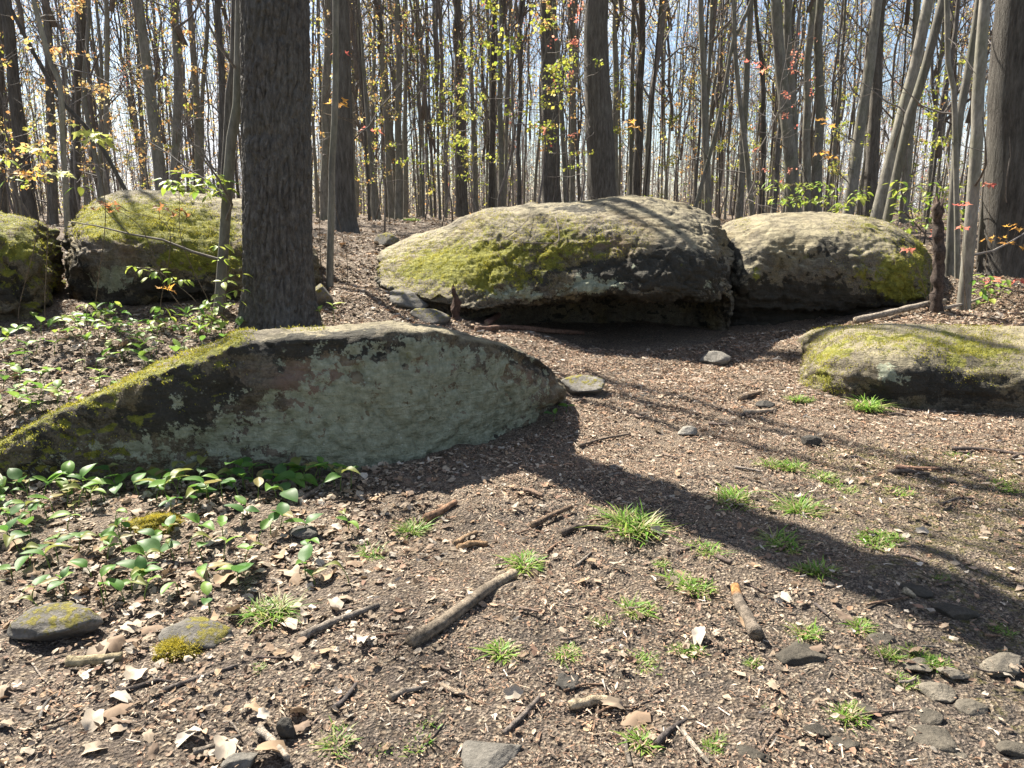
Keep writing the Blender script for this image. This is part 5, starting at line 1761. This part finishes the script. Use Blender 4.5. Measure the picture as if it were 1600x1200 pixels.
# ------------------------------------------------------------------ litter
def litter(name, lab, N, xr, yr, wfun, size, tmpl, cols, tilt, mat, lift=.004, curl=(.1, .5), flat=None):
    tv, tf = tmpl
    x = rng.uniform(*xr, N * 6)
    y = yr[0] + (yr[1] - yr[0]) * rng.random(N * 6) ** 1.25
    keep = rng.random(N * 6) < wfun(x, y)
    g = G(x, y)
    keep &= rock_top(x, y) < g + .03
    keep &= np.abs(x) < y * .85 + 1.2
    x, y, g = x[keep][:N], y[keep][:N], g[keep][:N]
    n = len(x)
    L = size[0] + (size[1] - size[0]) * rng.random(n) ** 1.6
    if 'leaf' in name:
        L = L * np.clip(y / 2.9, .6, 1.0)
    if 'chips' in name:
        L = L * np.clip(y / 4.0, .8, 1.7)          # the path's middle holds the coarser crumbs
    asp = rng.uniform(.75, 1.25, n)
    V = np.repeat(tv[None], n, 0)
    V[..., :2] *= rng.uniform(.72, 1.22, V.shape[:2])[..., None]
    V = V * np.stack([L * asp, L, L], 1)[:, None, :]
    cu = rng.uniform(*curl, n)[:, None] * np.sign(rng.random(n) - .35)[:, None]
    V[..., 2] += cu * (tv[None, :, 0] ** 2 + .6 * tv[None, :, 1] ** 2) * L[:, None] + .12 * L[:, None] * rng.normal(0, .6, V.shape[:2])
    a, b_, c_ = rng.normal(0, tilt, n), rng.normal(0, tilt, n), rng.uniform(0, 6.283, n)
    ca, sa, cb, sb, cc, ss = np.cos(a), np.sin(a), np.cos(b_), np.sin(b_), np.cos(c_), np.sin(c_)
    Rx = np.zeros((n, 3, 3))
    Rx[:, 0, 0] = 1
    Rx[:, 1, 1], Rx[:, 1, 2], Rx[:, 2, 1], Rx[:, 2, 2] = ca, -sa, sa, ca
    Ry = np.zeros((n, 3, 3))
    Ry[:, 1, 1] = 1
    Ry[:, 0, 0], Ry[:, 0, 2], Ry[:, 2, 0], Ry[:, 2, 2] = cb, sb, -sb, cb
    Rz = np.zeros((n, 3, 3))
    Rz[:, 2, 2] = 1
    Rz[:, 0, 0], Rz[:, 0, 1], Rz[:, 1, 0], Rz[:, 1, 1] = cc, -ss, ss, cc
    M = Rz @ Ry @ Rx
    V = np.einsum('nij,nkj->nki', M, V)
    V += np.stack([x, y, g + lift + rng.uniform(0, .012, n) + L * .06], 1)[:, None, :]
    k = len(tv)
    F = (tf[None] + (np.arange(n) * k)[:, None, None]).reshape(-1, tf.shape[1])
    col = np.array(cols)[rng.integers(0, len(cols), n)] * rng.uniform(.5, 1.2, (n, 1))
    me = mesh(name, V.reshape(-1, 3), F, {'tint': np.repeat(np.clip(col, 0, .8), k, 0)}, False)
    o = obj(name, me, mat)
    o['kind'] = 'stuff'
    tag(o, lab, 'leaf litter' if 'leaf' in name else 'debris')
    return o


def leaf_template():
    a = np.linspace(0, 2 * math.pi, 10, endpoint=False)
    r = np.array([1.05, .80, .95, .74, .9, .7, .9, .74, .95, .80])
    ring = np.stack([np.sin(a) * r * .42, np.cos(a) * r * .5, a * 0], 1)
    v = np.concatenate([[[0, 0, 0]], ring])
    f = np.array([(0, 1 + (i + 1) % 10, 1 + i) for i in range(10)])
    return v, f


def oval_template():
    v = np.array([(0, -.5, 0), (.24, -.2, .02), (.27, .15, .02), (0, .52, 0), (-.27, .15, .02), (-.24, -.2, .02), (0, 0, -.03)], float)
    f = np.array([(6, 0, 1), (6, 1, 2), (6, 2, 3), (6, 3, 4), (6, 4, 5), (6, 5, 0)])
    return v, f


def chip_template():
    v = np.array([(-.13, -.5, 0), (.12, -.46, .03), (.15, .05, .06), (.09, .5, 0), (-.10, .44, .03), (-.16, 0, .05)], float)
    f = np.array([(0, 1, 2), (0, 2, 5), (5, 2, 3), (5, 3, 4)])
    return v, f


DRY = [(.35, .285, .215), (.42, .355, .28), (.30, .235, .17), (.24, .17, .115), (.45, .395, .325), (.33, .23, .145), (.20, .145, .105), (.38, .305, .225)]
RED = [(.37, .265, .185), (.43, .325, .235), (.28, .18, .12), (.48, .385, .285), (.15, .10, .07), (.21, .14, .10), (.40, .255, .165), (.24, .15, .105)]


def w_leaf(x, y):
    left = smooth(-.35 - x + .35 * n2(x, y, 1.2, 3.3), -.5, .7) * (.5 + .5 * smooth(y, 2.2, 3.0))
    bank = smooth(y, 4.6, 5.2) * smooth(.2 - x, 0, .8)
    rb = smooth(x, 2.6, 3.4) * smooth(y, 6.6, 7.6)
    back = smooth(y, 9, 10.5)
    return np.clip(np.maximum.reduce([left * .95, bank, rb, back, np.full_like(x, .06)]), 0, 1)


def w_chip(x, y):
    return np.clip(.30 + .6 * smooth(x + .3 * n2(x, y, 1.5, 7.7), -1.0, .2) - .75 * smooth(x, .5, 1.6) * smooth(4.2 - y, 0, 1) + .9 * n2(x, y, 2.2, 5.1) + .5 * n2(x, y, 7.0, 2.1, 2), 0.04, 1)


litter('leaf_litter', 'carpet of dry lobed brown leaves on bank and left foreground', 36000, (-8.5, 9), (1.4, 13), w_leaf, (.022, .068), leaf_template(), DRY, .30, M_LITTER)
litter('leaf_litter', 'smaller oval dry leaves mixed over the whole woodland floor', 26000, (-8.5, 9), (1.4, 12), lambda x, y: .35 + .65 * w_leaf(x, y), (.018, .055), oval_template(), DRY + RED, .30, M_LITTER)
litter('wood_chips', 'reddish crumbs of bark and wood covering the trodden path', 150000, (-5, 6.5), (1.4, 9.3), w_chip, (.006, .024), chip_template(), RED, .28, M_LITTER, .002, (.0, .3))
litter('wood_chips', 'pale slivers of wood and straw scattered over the ground', 13000, (-5, 6.5), (1.4, 9), lambda x, y: .15 + .85 * w_chip(x, y), (.014, .055), (chip_template()[0] * np.array([.42, 1.15, .6]), chip_template()[1]), [(.42, .34, .26), (.34, .27, .2), (.5, .44, .37), (.36, .22, .14), (.22, .16, .12)], .12, M_LITTER, .006, (.0, .3))
litter('leaf_litter', 'brown leaf litter under the trees of the woods behind', 14000, (-26, 26), (10, 30), lambda x, y: np.ones_like(x), (.06, .14), oval_template(), DRY + [(.36, .22, .12)], .35, M_LITTER)

# the larger fallen leaves, one by one
FL = []
for k in range(8):
    r_ = np.random.default_rng(30 + k)
    a = np.linspace(0, 2 * math.pi, 18, endpoint=False)
    rr_ = (1 + .13 * np.cos(a * (7, 5, 9, 6)[k % 4]) + r_.normal(0, .05, 18)) * (1 - .15 * np.cos(a))
    ring = np.stack([np.sin(a) * rr_ * (.28, .36, .24, .4)[k % 4], np.cos(a) * rr_ * .55, a * 0], 1)
    mid_ = ring * .5
    v = np.concatenate([[[0, 0, 0]], mid_, ring])
    v[:, 2] = (.9 + .8 * r_.random()) * v[:, 0] ** 2 * (1 if k % 3 else -1) + (.5 * r_.normal()) * v[:, 1] ** 2 + .05 * np.sin(v[:, 0] * 9 + k) * np.cos(v[:, 1] * 8)
    i_ = np.arange(18)
    j_ = (i_ + 1) % 18
    t = np.stack([i_ * 0, 1 + j_, 1 + i_], 1)
    q = np.stack([1 + i_, 1 + j_, 19 + j_, 19 + i_], 1)
    FL.append(tint_mesh('fallen_leaf', v, [q, t], np.array(DRY[k]) * .85, .15, M_LITTER))
regions = [((0, 800, 560, 1000), 60, 'large dry brown leaf lying in the litter at lower left', 'large leaves in the lower left litter'), ((0, 520, 360, 650), 50, 'large dry leaf on the bank above the lichen boulder', 'large leaves on the bank'),
           ((500, 780, 1500, 1150), 18, 'large dry leaf lying singly on the trodden ground', 'single large leaves on the trodden ground'), ((1460, 480, 1600, 506), 20, 'dry leaf on the right bank behind the low boulder', 'large leaves on the right bank'), ((0, 1000, 520, 1190), 24, 'dry leaf fragment at the bottom left', 'leaf pieces at the bottom left')]
for bx, n, lab, grp in regions:
    for _ in range(n):
        p = gpt(random.uniform(bx[0], bx[2]), random.uniform(bx[1], bx[3]))
        if rock_top(p[0], p[1]) > p[2] + .03:
            continue
        s = random.uniform(.05, .095)
        o = obj('fallen_leaf', random.choice(FL), None, None, p + np.array([0, 0, .022]), (random.gauss(0, .35), random.gauss(0, .35), random.uniform(0, 6.28)), (s, s, s))
        tag(o, lab, 'leaf', grp)


# ------------------------------------------------------------------ labels that single out the members of each crowd
def ordinal(i):
    w_ = ['first', 'second', 'third', 'fourth', 'fifth', 'sixth', 'seventh', 'eighth', 'ninth', 'tenth']
    if i <= 10:
        return w_[i - 1]
    return '%d%s' % (i, 'th' if 10 <= i % 100 <= 20 else {1: 'st', 2: 'nd', 3: 'rd'}.get(i % 10, 'th'))


LM = [(-9999, None), (0, 'the left edge'), (116, 'the trunk over the boulder gap'), (254, 'the grey leaning trunk'), (437, 'the thick furrowed trunk'), (540, 'the flared dark trunk'), (722, 'the dark scaly trunk'),
      (862, 'the dark trunk beside the widest'), (941, 'the widest centre trunk'), (1106, 'the forking stem'), (1240, 'the stout fork'), (1357, 'the dark straight trunk'), (1465, 'the rotten stump'), (1575, 'the ridged right-edge trunk')]


def relabel(group, make):
    obs = [o for o in COL.objects if o.get('group') == group and o.get('category')]
    obs.sort(key=lambda o: to_px(np.array(o.location))[0])
    cnt_ = {}
    for o in obs:
        px_ = to_px(np.array(o.location))[0]
        k_ = max(i for i, l in enumerate(LM) if px_ >= l[0])
        cnt_[k_] = cnt_.get(k_, 0) + 1
        cnt_['all'] = cnt_.get('all', 0) + 1
        o['label'] = make(o, cnt_[k_], cnt_['all'], LM[k_][1])


relabel('crowd of trunks in the woods behind', lambda o, k, n, l: ('slim bare woodland tree, %s right of %s' % (ordinal(k), l)) if l else ('slim bare woodland tree, %s of those past the left edge' % ordinal(k)))
relabel('saplings far back among the trunks', lambda o, k, n, l: ('far leafy sapling, %s to the right of %s' % (ordinal(k), l)) if l else ('far leafy sapling, %s of those past the left edge' % ordinal(k)))
for g_, t_ in [('green plants along the foot of the lichen boulder', 'broad-leaved green plant at the foot of the lichen boulder, %s from the left'), ('green plants in the litter at lower left', 'oval-leaved green plant in the lower left litter, %s from the left'), ('green plants on the leafy bank', 'green plant on the bank above the lichen boulder, %s from the left'),
               ('thin fallen twigs', 'thin fallen twig lying loose on the ground, %s from the left'), ('large leaves in the lower left litter', 'large dry leaf in the lower left litter, %s from the left'), ('large leaves on the bank', 'large dry leaf on the bank above the lichen boulder, %s from the left'),
               ('single large leaves on the trodden ground', 'large dry leaf lying singly on the trodden ground, %s from the left'), ('large leaves on the right bank', 'dry leaf on the bank behind the low right boulder, %s from the left'), ('leaf pieces at the bottom left', 'dry leaf piece at the bottom left, %s from the left')]:
    relabel(g_, lambda o, k, n, l, t_=t_: t_ % ordinal(n))
